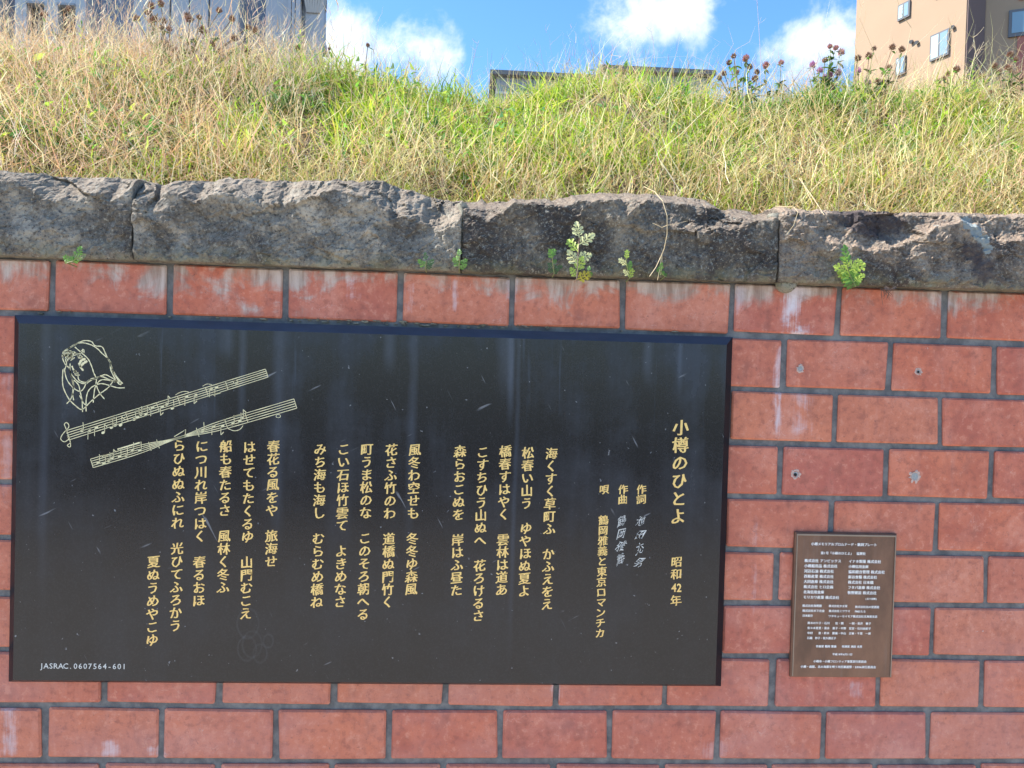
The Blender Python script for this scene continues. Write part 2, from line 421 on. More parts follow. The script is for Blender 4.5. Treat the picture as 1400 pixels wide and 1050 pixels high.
# crumbling cement left along the joint over the big plaque
cr = MB(); q_ = random.Random(12)
for i in range(85):
    px_ = q_.choice([q_.uniform(390, 770), q_.uniform(390, 770), q_.uniform(30, 1000)]); c_ = at(px_, 437.5 + (px_ - 390) * .031 + q_.uniform(-3, 2), -.004)
    r_ = q_.uniform(.0006, .0026); l_ = r_ * q_.uniform(1, 6); n_ = 6; b_ = []
    for k in range(n_):
        a = 6.283 * k / n_; b_.append((c_[0] - 2 + l_ * math.cos(a) * q_.uniform(.6, 1.1), c_[2] + r_ * math.sin(a) * q_.uniform(.6, 1.2)))
    cr.add([(x_, .004, z_) for x_, z_ in b_] + [(x_ * 1, -.003 - q_.random() * .003, z_) for x_, z_ in b_], [tuple(range(n_, 2 * n_))[::-1]] + [(k, (k + 1) % n_, n_ + (k + 1) % n_, n_ + k) for k in range(n_)])
o = cr.build('cement_crumbs', MAT['lightmortar'], wall); o['kind'] = 'stuff'
# drilled anchor holes in four bricks
def disc(r, seed, n=14, y=0, rag=.25):
    q = np.random.default_rng(seed)
    pts = [(0, y, 0)] + [(r * (1 + q.normal(0, rag)) * math.cos(2 * math.pi * i / n), y, r * (1 + q.normal(0, rag)) * math.sin(2 * math.pi * i / n)) for i in range(n)]
    return pts, [(0, 1 + (i + 1) % n, 1 + i) for i in range(n)]
def brick_under(x, z):
    row = int(math.floor((ZR + H - z) / H)); sh = 0 if row % 2 == 0 else .5
    return brick_at.get((row, int(math.floor(x / U - sh))))
for (px, py, rr, kind) in [(1094.5, 503.5, 5.5, 'plug'), (1256, 508, 5.5, 'hole'), (1088, 648, 7, 'hole'), (1251, 651, 8, 'plug')]:
    c = at(px, py, -.005); b = brick_under(c[0], c[2])
    lx, lz = c[0] - 2.0 - b.location.x, c[2] - b.location.z
    r = rr / 1051 * 2.07
    m_ = MB()
    # thin ragged rim of broken glaze, a real torus-like lip round the hole
    q = np.random.default_rng(int(px)); n = 26
    ring = []
    for rad, yy in ((1.0, -.0046), (.82, -.0062), (.6, -.0050), (.5, -.001)):
        for i in range(n):
            a = 2 * math.pi * i / n; k = r * rad * (1 + (q.normal(0, .20) if rad > .9 else q.normal(0, .08)))
            ring.append((k * math.cos(a), yy, k * math.sin(a)))
    fs = [(L * n + i, L * n + (i + 1) % n, (L + 1) * n + (i + 1) % n, (L + 1) * n + i) for L in range(3) for i in range(n)]
    m_.add(ring, fs)
    o = m_.build('chipped_rim', MAT['chip'], b, True, (lx, 0, lz))
    m2 = MB(); v, f = disc(r * (.62 if kind == 'plug' else .52), int(px), y=-.0052, rag=.05); m2.add(v, f)
    if kind == 'plug': m2.build('filler_plug', MAT['plug'], b, False, (lx, 0, lz))
    else:
        m2.build('filler_plug', MAT['plug'], b, False, (lx, 0, lz))
        m3 = MB(); v, f = disc(r * .33, int(px), y=-.0060, rag=.08); m3.add(v, f); m3.build('drilled_hole', MAT['hole'], b, False, (lx - r * .12, 0, lz - r * .12))

# ------------------------------------------------------------------ coping stones
ZB = ZR + H * 1.0 - .004
def zt(px, py): return at(px, py, -.03)[2]
def xw(px, py=310): return at(px, py, -.045)[0]
jx = [xw(-440), xw(182), xw(632), xw(1064), xw(1500), xw(1950)]
top_px = [(-440, 225), (0, 232), (90, 236), (175, 242), (190, 246), (230, 243), (330, 240), (440, 245), (500, 242), (520, 239), (545, 250), (590, 262), (628, 270),
          (640, 271), (700, 268), (760, 264), (845, 252), (900, 255), (980, 262), (1010, 281), (1060, 286), (1080, 284), (1150, 287), (1250, 289), (1400, 292), (1500, 294), (1950, 305)]
tx = np.array([xw(a, b) for a, b in top_px]); tz = np.array([zt(a, b) for a, b in top_px])
ends = [(-3.0, jx[0])] + [(jx[i], jx[i + 1]) for i in range(5)] + [(jx[5], jx[5] + 1.1), (jx[5] + 1.1, jx[5] + 2.3)]
smats = [stone_material('olive_grey_stone', (0.075, 0.070, 0.068), (0.150, 0.140, 0.128), (0.28, 0.265, 0.24), 1, .5),
         stone_material('mid_grey_stone', (0.065, 0.060, 0.060), (0.155, 0.145, 0.130), (0.32, 0.30, 0.27), 2, .55),
         stone_material('dark_grey_stone', (0.045, 0.04, 0.042), (0.105, 0.096, 0.085), (0.20, 0.18, 0.15), 3, .8, (0.20, 0.16, 0.13)),
         stone_material('purple_grey_stone', (0.05, 0.042, 0.044), (0.135, 0.115, 0.10), (0.24, 0.20, 0.165), 4, .6, (0.27, 0.205, 0.16))]
def stone(x0, x1, k, rbase, ramp_amp, mat, scoops=(), gap=.0022, front=-.045, res=.0042, kb=1.1, keys=None, ledge=0.0, topr=.83):
    x0 += gap; x1 -= gap
    L = x1 - x0; nu = max(24, int(L / res))
    xs = np.linspace(x0, x1, nu + 1)
    zt_ = np.interp(xs, tx, tz) + (fbm(xs * 30, xs * 0 + k, 31, 3) - .5) * .007 + (vnoise(xs * 9, xs * 0 + k, 3) - .5) * .003
    Hh = zt_ - ZB
    nb, nf, ntp = 5, 56, 36
    P = []
    # signed arclength-like parameter for noise
    def D(x, s, t):
        wx = x + (fbm(x * 12, s * 12, k + 50, 3) - .5) * .06; ws = s + (fbm(x * 12 + 9, s * 12, k + 60, 3) - .5) * .06
        d1, c1, gx, gy = voro(wx * 7 + k, ws * 9, k)
        d2, c2, gx2, gy2 = voro(wx * 24 + k, ws * 30, k + 20)
        d3, c3, gx3, gy3 = voro(wx * 70 + k, ws * 80, k + 30)
        a = (c1 - .5) * .012 + gx * (c1 - .5) * .030 + gy * (.5 - _h(np.floor(c1 * 99), np.floor(c1 * 37), 3)) * .034
        b = (c2 - .5) * .004 + gx2 * (c2 - .5) * .010 + gy2 * (_h(np.floor(c2 * 99), np.floor(c2 * 37), 4) - .5) * .012
        c = (c3 - .5) * .0016 + gy3 * (c3 - .5) * .005
        f = (fbm(x * 40, s * 40, k + 5, 4, .6) - .5) * .010
        low = (fbm(x * 5, s * 6, k + 8, 3) - .5) * .013
        pit = -np.maximum(0, vnoise(x * 85, s * 85, k + 90) - .72) * -.010
        return a * t + b * (.6 + .6 * t) + c * 1.5 + f * (.9 + .5 * t) + low + pit
    r = rbase + ramp_amp * (np.abs(np.sin((xs - x0) * 8.5 + k * 1.7 + fbm(xs * 4, xs * 0, k, 2) * 3)) - .65) + (fbm(xs * 22, xs * 0 + 3, k + 2, 3) - .5) * .16
    if keys: r = np.interp(xs, [xw(a) for a, _ in keys], [b_ for _, b_ in keys]) + (fbm(xs * 22, xs * 0 + 3, k + 2, 3) - .5) * .13
    r = np.clip(r, .25, .985)
    rows = []
    for i in range(nb):
        s = -(nb - i) / nb * .08
        y = .05 - (i / nb) * (.05 - front) + 0 * xs
        rows.append(np.stack([xs, y, np.full_like(xs, ZB) + (vnoise(xs * 60, xs * 0 + i, 4) - .5) * .003], 1))
    for i in range(nf + 1):
        t = i / nf; z = ZB + Hh * t; s = Hh * t
        B = np.maximum(0, t - r) * Hh * kb if not ledge else ledge * (1 - np.exp(-np.maximum(0, t - r) / .10)) + np.maximum(0, t - np.maximum(topr, r)) * Hh * kb
        tt = np.clip((t - r + .12) / .2, 0, 1) * .5 + .5
        d = D(xs, s, tt)
        # rounded foot
        foot = .010 * math.exp(-t * Hh.mean() / .008)
        y = front + B + d + foot
        # extra scoops: hollows chiselled under the ridge
        for (sx, st, sr, sd) in scoops:
            q = ((xs - sx) / sr) ** 2 + ((t - st) * Hh / (sr * .62)) ** 2
            y = y + sd * np.clip(1 - q, 0, 1)
        zz = z + (vnoise(xs * 55, s * 55, k + 70) - .5) * .006 * (1 if 0 < i else .5)
        rows.append(np.stack([xs, y, zz], 1))
    yl = rows[-1][:, 1].copy(); zl = rows[-1][:, 2].copy()
    for i in range(1, ntp + 1):
        a = i / ntp; y = yl + (.32 - yl) * a; s = Hh + (y - yl)
        z = zl + D(xs, s, np.full_like(xs, .6)) * min(1, i / 4) * .9 + .012 * math.sin(min(1, a * 3) * math.pi / 2) * 1
        rows.append(np.stack([xs, y, z], 1))
    rows.append(np.stack([xs, np.full_like(xs, .32), np.full_like(xs, ZB)], 1))
    R = len(rows); V = np.stack(rows, 0)          # R x nu+1 x 3
    # round the ends off
    e = np.minimum(xs - x0, x1 - xs); rr = np.clip(1 - e / .014, 0, 1) ** 2
    V[nb:nb + nf + 1, :, 1] += rr[None, :] * .006
    verts = V.reshape(-1, 3); n1 = nu + 1
    ii, jj = np.meshgrid(np.arange(R - 1), np.arange(nu), indexing='ij')
    a = (ii * n1 + jj).ravel(); F = np.stack([a, a + 1, a + 1 + n1, a + n1], 1)
    faces = [tuple(q) for q in F.tolist()]
    faces.append(tuple(i * n1 for i in range(R))); faces.append(tuple(i * n1 + nu for i in reversed(range(R))))
    verts = verts - np.array([2.0, 0, 0])
    o = link('coping_stone', mesh('coping_stone', verts, faces, mat, False), wall)
    return o
def sc(px, t, r, d): return (xw(px), t, r, d)
stone(*ends[0], 10, .8, .1, smats[0], res=.02)
s1 = stone(*ends[1], 1, .80, .12, smats[0], [sc(110, .5, .09, .014), sc(40, .55, .09, .012), sc(150, .3, .06, .010)], front=-.052, keys=[(-440, .8), (0, .86), (40, .78), (70, .68), (100, .66), (130, .76), (150, .70), (182, .84)]); s1['label'] = 'plain olive grey coping stone at the left edge'
s2 = stone(*ends[2], 2, .66, .30, smats[1], [sc(300, .50, .09, .018), sc(360, .62, .06, .014), sc(420, .35, .14, .014), sc(250, .25, .08, .012), sc(560, .45, .09, .016), sc(490, .55, .06, .012), sc(600, .7, .05, .014), sc(212, .7, .04, .016)], front=-.056, keys=[(184, .62), (210, .70), (232, .80), (270, .66), (300, .80), (322, .77), (345, .66), (380, .66), (420, .78), (450, .86), (480, .82), (505, .70), (540, .54), (575, .62), (600, .56), (632, .70)]); s2['label'] = 'pale grey coping stone with deep chiselled scallops'
s3 = stone(*ends[3], 3, .80, .05, smats[2], [sc(800, .35, .12, .010), sc(700, .4, .06, .008), sc(1000, .15, .1, .008)], front=-.060, kb=2.4, ledge=.030, keys=[(632, .80), (665, .66), (700, .82), (760, .84), (835, .80), (855, .66), (880, .82), (915, .58), (945, .46), (975, .55), (1000, .62), (1020, .78), (1064, .84)]); s3['label'] = 'blackened coping stone with a raised middle'
s4 = stone(*ends[4], 4, .93, .10, smats[3], [sc(1215, .75, .06, .012), sc(1125, .25, .06, .010), sc(1300, .3, .08, .010)], front=-.062, ledge=.036, kb=1.2, topr=.95, keys=[(1064, .9), (1085, .85), (1105, .70), (1130, .52), (1150, .50), (1175, .46), (1212, .45), (1240, .54), (1272, .74), (1298, .84), (1330, .80), (1350, .70), (1375, .62), (1420, .60), (1500, .8)]); s4['label'] = 'purplish grey coping stone with a pale spalled patch'
stone(*ends[5], 5, .8, .15, smats[1], res=.02); stone(*ends[6], 6, .8, .15, smats[0], res=.02); stone(*ends[7], 7, .8, .15, smats[2], res=.02)

# mortar joints between the coping stones
def cement(px0, py0, px1, py1, w0, w1, y0, blob=None):
    n = 26; v = []; f = []
    a = at(px0, py0, y0); b = at(px1, py1, y0); m_ = 6
    for i in range(n + 1):
        t = i / n; c = a + (b - a) * t; w = w0 + (w1 - w0) * t
        w *= 1 + .25 * math.sin(i * 1.7) + random.gauss(0, .08)
        for jx_ in range(m_ + 1):
            q = jx_ / m_ * 2 - 1
            v.append((c[0] - 2 + q * w + random.gauss(0, .0006), y0 + .02 * abs(q) ** 3 + random.gauss(0, .0012), c[2]))
    for i in range(n):
        for jx_ in range(m_):
            k = i * (m_ + 1) + jx_; f.append((k, k + 1, k + m_ + 2, k + m_ + 1))
    return link('cement_joint', mesh('cement_joint', v, f, MAT['lightmortar'], True), wall)
cement(632, 276, 633, 372, .012, .008, -.036)
cement(1063, 291, 1077, 383, .020, .013, -.038)
mb = MB()
cc = at(1079, 387, -.045); n = 14
v = [(cc[0] - 2, -.052, cc[2] + .004)]
for rad, yy in ((.5, -.050), (.85, -.044), (1.05, -.020)):
    for i in range(n):
        a = 2 * math.pi * i / n; v.append((cc[0] - 2 + .027 * rad * math.cos(a), yy, cc[2] + .024 * rad * math.sin(a)))
f = [(0, 1 + (i + 1) % n, 1 + i) for i in range(n)] + [(1 + L * n + i, 1 + L * n + (i + 1) % n, 1 + (L + 1) * n + (i + 1) % n, 1 + (L + 1) * n + i) for L in range(2) for i in range(n)]
mb.add(v, f); mb.build('cement_lump', MAT['lightmortar'], wall, True)
cement(183, 262, 182, 352, .004, .006, -.010)

# ------------------------------------------------------------------ lettering
MAT['gold'] = plain('gold_paint', (1.0, 0.58, 0.20), 0.40, metal=0.2, var=0.32, scale=90)
MAT['palegold'] = plain('pale_gold_line', (0.86, 0.72, 0.42), 0.5, metal=0.1, var=0.3, scale=120)
MAT['palewhite'] = plain('worn_white_line', (0.62, 0.62, 0.58), 0.6, var=0.3, scale=150)
_gc = {}
_fc = bpy.data.curves.new('glyph', 'FONT'); _fo = bpy.data.objects.new('glyph', _fc); COL.objects.link(_fo)
def glyph(ch, bold=0.0):
    key = (ch, bold); bold = (-.004 if bold < 0 else 0.0) if ord(ch) > 255 else bold
    if key not in _gc:
        _fc.body = ch; _fc.resolution_u = 2; _fc.offset = bold
        bpy.context.view_layer.update()
        me = bpy.data.meshes.new_from_object(_fo.evaluated_get(bpy.context.evaluated_depsgraph_get()))
        _gc[key] = (np.array([v.co[:2] for v in me.vertices]).reshape(-1, 2), [tuple(p.vertices) for p in me.polygons])
        bpy.data.meshes.remove(me)
    return _gc[key]
class Text:
    def __init__(s, y): s.v = []; s.f = []; s.y = y
    def put(s, ch, x, z, size, bold=.018, brush=True, center=True, sx=1.0):
        v, f = glyph(ch, bold)
        if not len(v): return
        q = v.copy()
        if center: q = q - (.5 if ord(ch) > 255 else (v[:, 0].max() + v[:, 0].min()) / 2, .38)
        if brush == 'hand':
            k_ = math.sin(ord(ch)) * .25; c_, s_ = math.cos(k_), math.sin(k_)
            q = np.stack([q[:, 0] * .8 + .30 * q[:, 1] + .06 * np.sin(q[:, 1] * 8 + ord(ch)), q[:, 1] + .22 * q[:, 0] + .05 * np.sin(q[:, 0] * 10 + ord(ch))], 1)
            q = np.stack([q[:, 0] * c_ - q[:, 1] * s_, q[:, 0] * s_ + q[:, 1] * c_], 1)
        elif brush:
            q[:, 1] += .11 * q[:, 0] + .02 * np.sin(q[:, 0] * 9 + ord(ch))
            q[:, 0] += .03 * np.sin(q[:, 1] * 7 + ord(ch))
            q *= 1.05
        e = max(0, bold - .004) * .85
        for n_, (ox, oz) in enumerate([(0, 0)] if e <= 0 or ord(ch) < 256 else [(-e * 1.35, -e * .15), (-e * .45, e * .35), (e * .45, -e * .35), (e * 1.35, e * .15)]):
            b = len(s.v)
            s.v += [(x + (a + ox) * size * sx, s.y - n_ * .00006, z + (c + oz) * size) for a, c in q.tolist()]
            s.f += [tuple(b + i for i in p) for p in f]
    def line(s, text, x, z, size, bold=.01, adv=1.0, latin=.62, width=None):
        w = [(latin if ord(c) < 256 else adv) * (.55 if c in ' ' else 1) for c in text]
        k = 1.0 if width is None else width / (sum(w) * size)
        cx = x
        for c, a in zip(text, w):
            s.put(c, cx + a * size * k / 2, z, size * min(1, k), bold, False); cx += a * size * k
    def build(s, name, mat, parent, origin):
        v = [(a - origin[0], b - origin[1], c - origin[2]) for a, b, c in s.v]
        return link(name, mesh(name, v, s.f, mat), parent)

# ---- big granite song plaque
def granite():
    m, t, p, o = new_mat('polished_black_granite')
    pos = N(t, 'ShaderNodeNewGeometry').outputs['Position']
    sp = N(t, 'ShaderNodeSeparateXYZ'); t.links.new(pos, sp.inputs[0])
    fn = noise(t, pos, 260, 3, .6)
    c = mixc(t, ramp(t, fn, .45, .7), (0.006, 0.006, 0.008, 1), (0.014, 0.014, 0.017, 1))
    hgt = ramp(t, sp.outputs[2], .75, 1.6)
    # mineral runs plus bluish sky reflection painted in, both stronger towards the top
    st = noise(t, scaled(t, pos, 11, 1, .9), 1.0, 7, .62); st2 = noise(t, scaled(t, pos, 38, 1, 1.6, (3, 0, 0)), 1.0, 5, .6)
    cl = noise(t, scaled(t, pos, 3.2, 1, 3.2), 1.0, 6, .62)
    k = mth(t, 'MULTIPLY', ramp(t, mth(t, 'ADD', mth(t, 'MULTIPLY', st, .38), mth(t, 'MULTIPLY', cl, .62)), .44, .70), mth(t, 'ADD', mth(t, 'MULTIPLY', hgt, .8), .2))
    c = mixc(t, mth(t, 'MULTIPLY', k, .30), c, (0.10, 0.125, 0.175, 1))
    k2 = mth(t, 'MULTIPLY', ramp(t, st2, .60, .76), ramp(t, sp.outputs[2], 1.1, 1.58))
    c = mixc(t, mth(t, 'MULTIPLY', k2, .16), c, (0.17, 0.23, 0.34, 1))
    for (px, w, top, bot, s) in [(697, 7, 460, 600, .55), (690, 16, 460, 560, .3), (930, 6, 470, 560, .3), (532, 12, 460, 520, .35), (330, 8, 450, 640, .25), (560, 9, 600, 760, .22), (700, 5, 650, 930, .22), (378, 14, 600, 780, .22), (60, 10, 450, 900, .2), (310, 14, 455, 500, .25), (885, 10, 470, 540, .3)]:
        cx = at(px, (top + bot) / 2, -.035); zz0 = at(px, bot, -.035)[2]; zz1 = at(px, top, -.035)[2]
        dx = mth(t, 'ABSOLUTE', mth(t, 'SUBTRACT', mth(t, 'ADD', sp.outputs[0], mth(t, 'MULTIPLY', mth(t, 'SUBTRACT', cl, .5), .02)), float(cx[0])))
        kk = mth(t, 'MULTIPLY', ramp(t, dx, w / 1051 * 2.05, 0), mth(t, 'MULTIPLY', ramp(t, sp.outputs[2], zz0, zz0 + (zz1 - zz0) * .7), mth(t, 'ADD', st2, .25)))
        c = mixc(t, mth(t, 'MULTIPLY', kk, s * .42), c, (0.25, 0.31, 0.42, 1))
    # greyer bottom: reflected ground painted into the colour
    k3 = mth(t, 'MULTIPLY', ramp(t, sp.outputs[2], 1.35, .75), mth(t, 'ADD', mth(t, 'MULTIPLY', cl, .6), .25))
    c = mixc(t, mth(t, 'MULTIPLY', k3, .20), c, (0.075, 0.075, 0.068, 1))
    # fine scratches and dust specks
    for i, (rx, sx, sz) in enumerate([(0, 90, 6), (0, 60, 9)]):
        mp = N(t, 'ShaderNodeMapping'); t.links.new(pos, mp.inputs[0]); mp.inputs['Rotation'].default_value = (0, (.5, -1.1)[i], 0)
        mp2 = scaled(t, mp.outputs[0], sx, 1, sz)
        sn = noise(t, mp2, 1.0, 2, .4)
        mask = noise(t, scaled(t, pos, 6, 1, 6, (i * 5., 0., 2.)), 1, 3, .5)
        c = mixc(t, mth(t, 'MULTIPLY', mth(t, 'MULTIPLY', ramp(t, sn, .69, .73), ramp(t, mask, .52, .62)), .5), c, (0.3, 0.31, 0.33, 1))
    sk = noise(t, pos, 95, 2, .5)
    c = mixc(t, mth(t, 'MULTIPLY', ramp(t, sk, .74, .79), .5), c, (0.35, 0.36, 0.38, 1))
    # dried ring marks
    for (px, py, r) in [(339, 852, 15), (367, 876, 7), (345, 880, 13), (356, 893, 9), (338, 886, 12)]:
        k_ = at(px, py, -.035)
        dd = N(t, 'ShaderNodeVectorMath', operation='DISTANCE'); t.links.new(scaled(t, pos, 1, 0, .72), dd.inputs[0]); dd.inputs[1].default_value = (k_[0], 0, k_[2] * .72)
        e = mth(t, 'ADD', dd.outputs['Value'], mth(t, 'MULTIPLY', mth(t, 'SUBTRACT', cl, .5), .02))
        R_ = r / 1051 * 2.03
        q = ramp(t, mth(t, 'ABSOLUTE', mth(t, 'SUBTRACT', e, R_)), .0035, .0005)
        c = mixc(t, mth(t, 'MULTIPLY', mth(t, 'MULTIPLY', q, st2), .06), c, (0.35, 0.38, 0.42, 1))
    t.links.new(c, p.inputs['Base Color'])
    t.links.new(mth(t, 'ADD', mth(t, 'MULTIPLY', k, .15), .20), p.inputs['Roughness'])
    p.inputs['Specular IOR Level'].default_value = 0.42
    bump(t, p, cl, .05, .002)
    return m
MAT['granite'] = granite()
PA = at(22, 431, -.006); PB = at(1000, 461, -.006); PC = at(984, 935, -.006); PD = at(16, 931, -.006)
px0 = (PA[0] + PD[0]) / 2; px1 = (PB[0] + PC[0]) / 2; pz1 = (PA[2] + PB[2]) / 2; pz0 = (PC[2] + PD[2]) / 2
pc = ((px0 + px1) / 2, 0.0, pz0)
plaque = empty('song_plaque', pc, 'large black granite plaque engraved with gold vertical Japanese writing, music staves and a portrait', 'plaque')
def L(o, p): return (p[0] - o[0], p[1] - o[1], p[2] - o[2])
def slab(o, x0, x1, z0, z1, ys, yb, bev):
    v = []
    for (k, y) in ((0, -.001), (0, ys), (bev, yb)):
        v += [L(o, (x0 + k, y, z0 + k * .55 if k else z0)), L(o, (x1 - k, y, z0 + k * .55 if k else z0)), L(o, (x1 - k, y, z1 - k)), L(o, (x0 + k, y, z1 - k))]
    side = [(i, (i + 1) % 4, 4 + (i + 1) % 4, 4 + i) for i in range(4)]
    bevf = [(4 + i, 4 + (i + 1) % 4, 8 + (i + 1) % 4, 8 + i) for i in range(4)]
    return v, side, bevf, [(8, 9, 10, 11)]
YF = -.036
v, sd, bv, fr = slab(pc, px0, px1, pz0, pz1, -.016, YF, .022)
link('slab', mesh('slab', v, sd + fr, MAT['granite']), plaque)
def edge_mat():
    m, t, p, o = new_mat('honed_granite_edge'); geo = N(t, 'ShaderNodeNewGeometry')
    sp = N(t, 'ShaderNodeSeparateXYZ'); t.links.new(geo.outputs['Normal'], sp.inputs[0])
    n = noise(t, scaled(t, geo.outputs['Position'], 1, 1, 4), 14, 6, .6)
    sky_tint = mth(t, 'MULTIPLY', ramp(t, sp.outputs[2], .1, .6), mth(t, 'ADD', mth(t, 'MULTIPLY', n, .5), .4))  # sky reflection painted in as a bluer colour on upward faces
    t.links.new(mixc(t, sky_tint, (0.009, 0.010, 0.014, 1), (0.060, 0.076, 0.110, 1)), p.inputs['Base Color'])
    p.inputs['Roughness'].default_value = .30; t.links.new(mth(t, 'ADD', mth(t, 'MULTIPLY', sky_tint, .3), .12), p.inputs['Specular IOR Level']); return m
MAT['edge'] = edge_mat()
# chamfered border: one piece
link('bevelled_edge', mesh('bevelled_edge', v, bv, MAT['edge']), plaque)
print('plaque', px0, px1, pz0, pz1)

# columns of the big inscription. The verses are a song text under copyright: the columns keep their number, place, length
# and mixture of kanji and kana, but the characters in them are neutral filler.
KAN = '山川風花光海空春秋町道旅船丘林石松竹梅雲草岸島森冬夏朝昼門橋'
HIR = 'いろはにほへとちりぬるをわかよたれそつねならむうのおくやまけふこえてあさきゆめみしひもせす'
YT = YF - .0006
def column(name, chars, px, py, pitch, size, mat, bold=.02, brush=True):
    p0 = at(px, py, YT); dz = pitch / FPX * (YT - CAM[1]); T = Text(YT)
    s = size / FPX * (YT - CAM[1])
    for i, c in enumerate(chars + '_'):
        if c in '_ ':
            if T.v: T.build(name, mat, plaque, pc)
            T = Text(YT); continue
        T.put(c, p0[0], p0[2] - i * dz, s, bold, brush)
cols = [(754, 620, 'KhhhKKh_hhhhh'), (722, 619, 'KKhKh_hhhhKh'), (691, 617, 'KKhhhh_KKhKh'), (660, 618, 'hhhhhKhh_Khhhh'), (629, 617, 'Khhhhh_KhhKh'),
        (567, 615, 'KKhKhh_KKhKK'), (535, 615, 'KhhKhh_KKhKKh'), (502, 614, 'KhhKhh_hhhhKhh'), (470, 614, 'hhKhKKh_hhhhh'), (438, 614, 'hhKhKh_hhhhKh'),
        (374, 610, 'KKhKhh_KKh'), (341, 611, 'hhhhhhhh_KKhhh'), (309, 610, 'KhKhhh_KKhKh'), (276, 610, 'hhKhKhhh_Khhh'), (245, 609, 'hhhhhhh_Khhhhhh'), (210, 768, 'Khhhhhh')]
rr = random.Random(21); GB = .032
for (x, y, pat) in cols:
    s = ''.join(rr.choice(KAN) if c == 'K' else rr.choice(HIR) if c == 'h' else '_' for c in pat)
    column('inscription_column', s, x, y, 17.35 if y < 700 else 17.6, 16.4, MAT['gold'], .029)
column('title_inscription', '小樽のひとよ', 931, 584, 24.8, 22.0, MAT['gold'], .030)
column('date_inscription', '昭和', 925, 768, 17.2, 15, MAT['gold'], .028)
T = Text(YT); q = at(925, 803, YT)
sz = 15.5 / FPX * 2.03
T.put('4', q[0] - .0072, q[2], sz * 1.05, .02, False, sx=.85); T.put('2', q[0] + .0072, q[2], sz * 1.05, .02, False, sx=.85)
q = at(924, 821, YT); T.put('年', q[0], q[2], sz, .022)
T.build('date_inscription', MAT['gold'], plaque, pc)
column('credit_inscription', '作詞', 877, 669, 13.8, 13.2, MAT['gold'], .030)
column('credit_inscription', '作曲', 852, 669, 13.8, 13.2, MAT['gold'], .030)
column('credit_inscription', '唄', 826, 669, 13.8, 13.2, MAT['gold'], .030)
column('credit_inscription', '鶴岡雅義と東京ロマンチカ', 825, 711, 14.3, 13.6, MAT['gold'], .030)
column('signature_inscription', '池田充男', 876, 712, 19.3, 15.5, MAT['palewhite'], -.006, 'hand')
column('signature_inscription', '鶴岡雅義', 850, 712, 17.6, 16, MAT['palewhite'], -.006, 'hand')
T = Text(YT); q = at(53, 910, YT); e = at(173, 911.5, YT)
T.line('JASRAC.0607564-601', q[0], q[2], .0205, .006, width=e[0] - q[0]); T.build('licence_inscription', MAT['palewhite'], plaque, pc)

# ribbons for engraved lines
class Ribbons:
    def __init__(s): s.v = []; s.f = []
    def poly(s, pts, w, smooth=True):
        P = [np.array(at(a, b, YT)) for a, b in pts]
        if smooth and len(P) > 2:
            Q = []
            for i in range(len(P) - 1):
                p0 = P[max(0, i - 1)]; p1 = P[i]; p2 = P[i + 1]; p3 = P[min(len(P) - 1, i + 2)]
                for k in range(4):
                    t = k / 4
                    Q.append(.5 * (2 * p1 + (p2 - p0) * t + (2 * p0 - 5 * p1 + 4 * p2 - p3) * t * t + (3 * p1 - p0 - 3 * p2 + p3) * t ** 3))
            Q.append(P[-1]); P = Q
        b = len(s.v)
        for i, p in enumerate(P):
            d = P[min(i + 1, len(P) - 1)] - P[max(i - 1, 0)]; n_ = np.array([-d[2], 0, d[0]]); n_ /= (np.linalg.norm(n_) + 1e-9)
            ww = w * (1 + .25 * math.sin(i * 2.3))
            s.v += [tuple(p + n_ * ww / 2), tuple(p - n_ * ww / 2)]
        s.f += [(b + 2 * i, b + 2 * i + 1, b + 2 * i + 3, b + 2 * i + 2) for i in range(len(P) - 1)]
    def dot(s, a, b_, r, sq=.75):
        c = at(a, b_, YT); b = len(s.v); n = 8; s.v.append(tuple(c))
        s.v += [(c[0] + r * math.cos(6.283 * i / n), YT, c[2] + r * sq * math.sin(6.283 * i / n) + r * .3 * math.cos(6.283 * i / n)) for i in range(n)]
        s.f += [(b, b + 1 + i, b + 1 + (i + 1) % n) for i in range(n)]
    def build(s, name, mat):
        return link(name, mesh(name, [L(pc, p) for p in s.v], s.f, mat), plaque)
LW = .0024
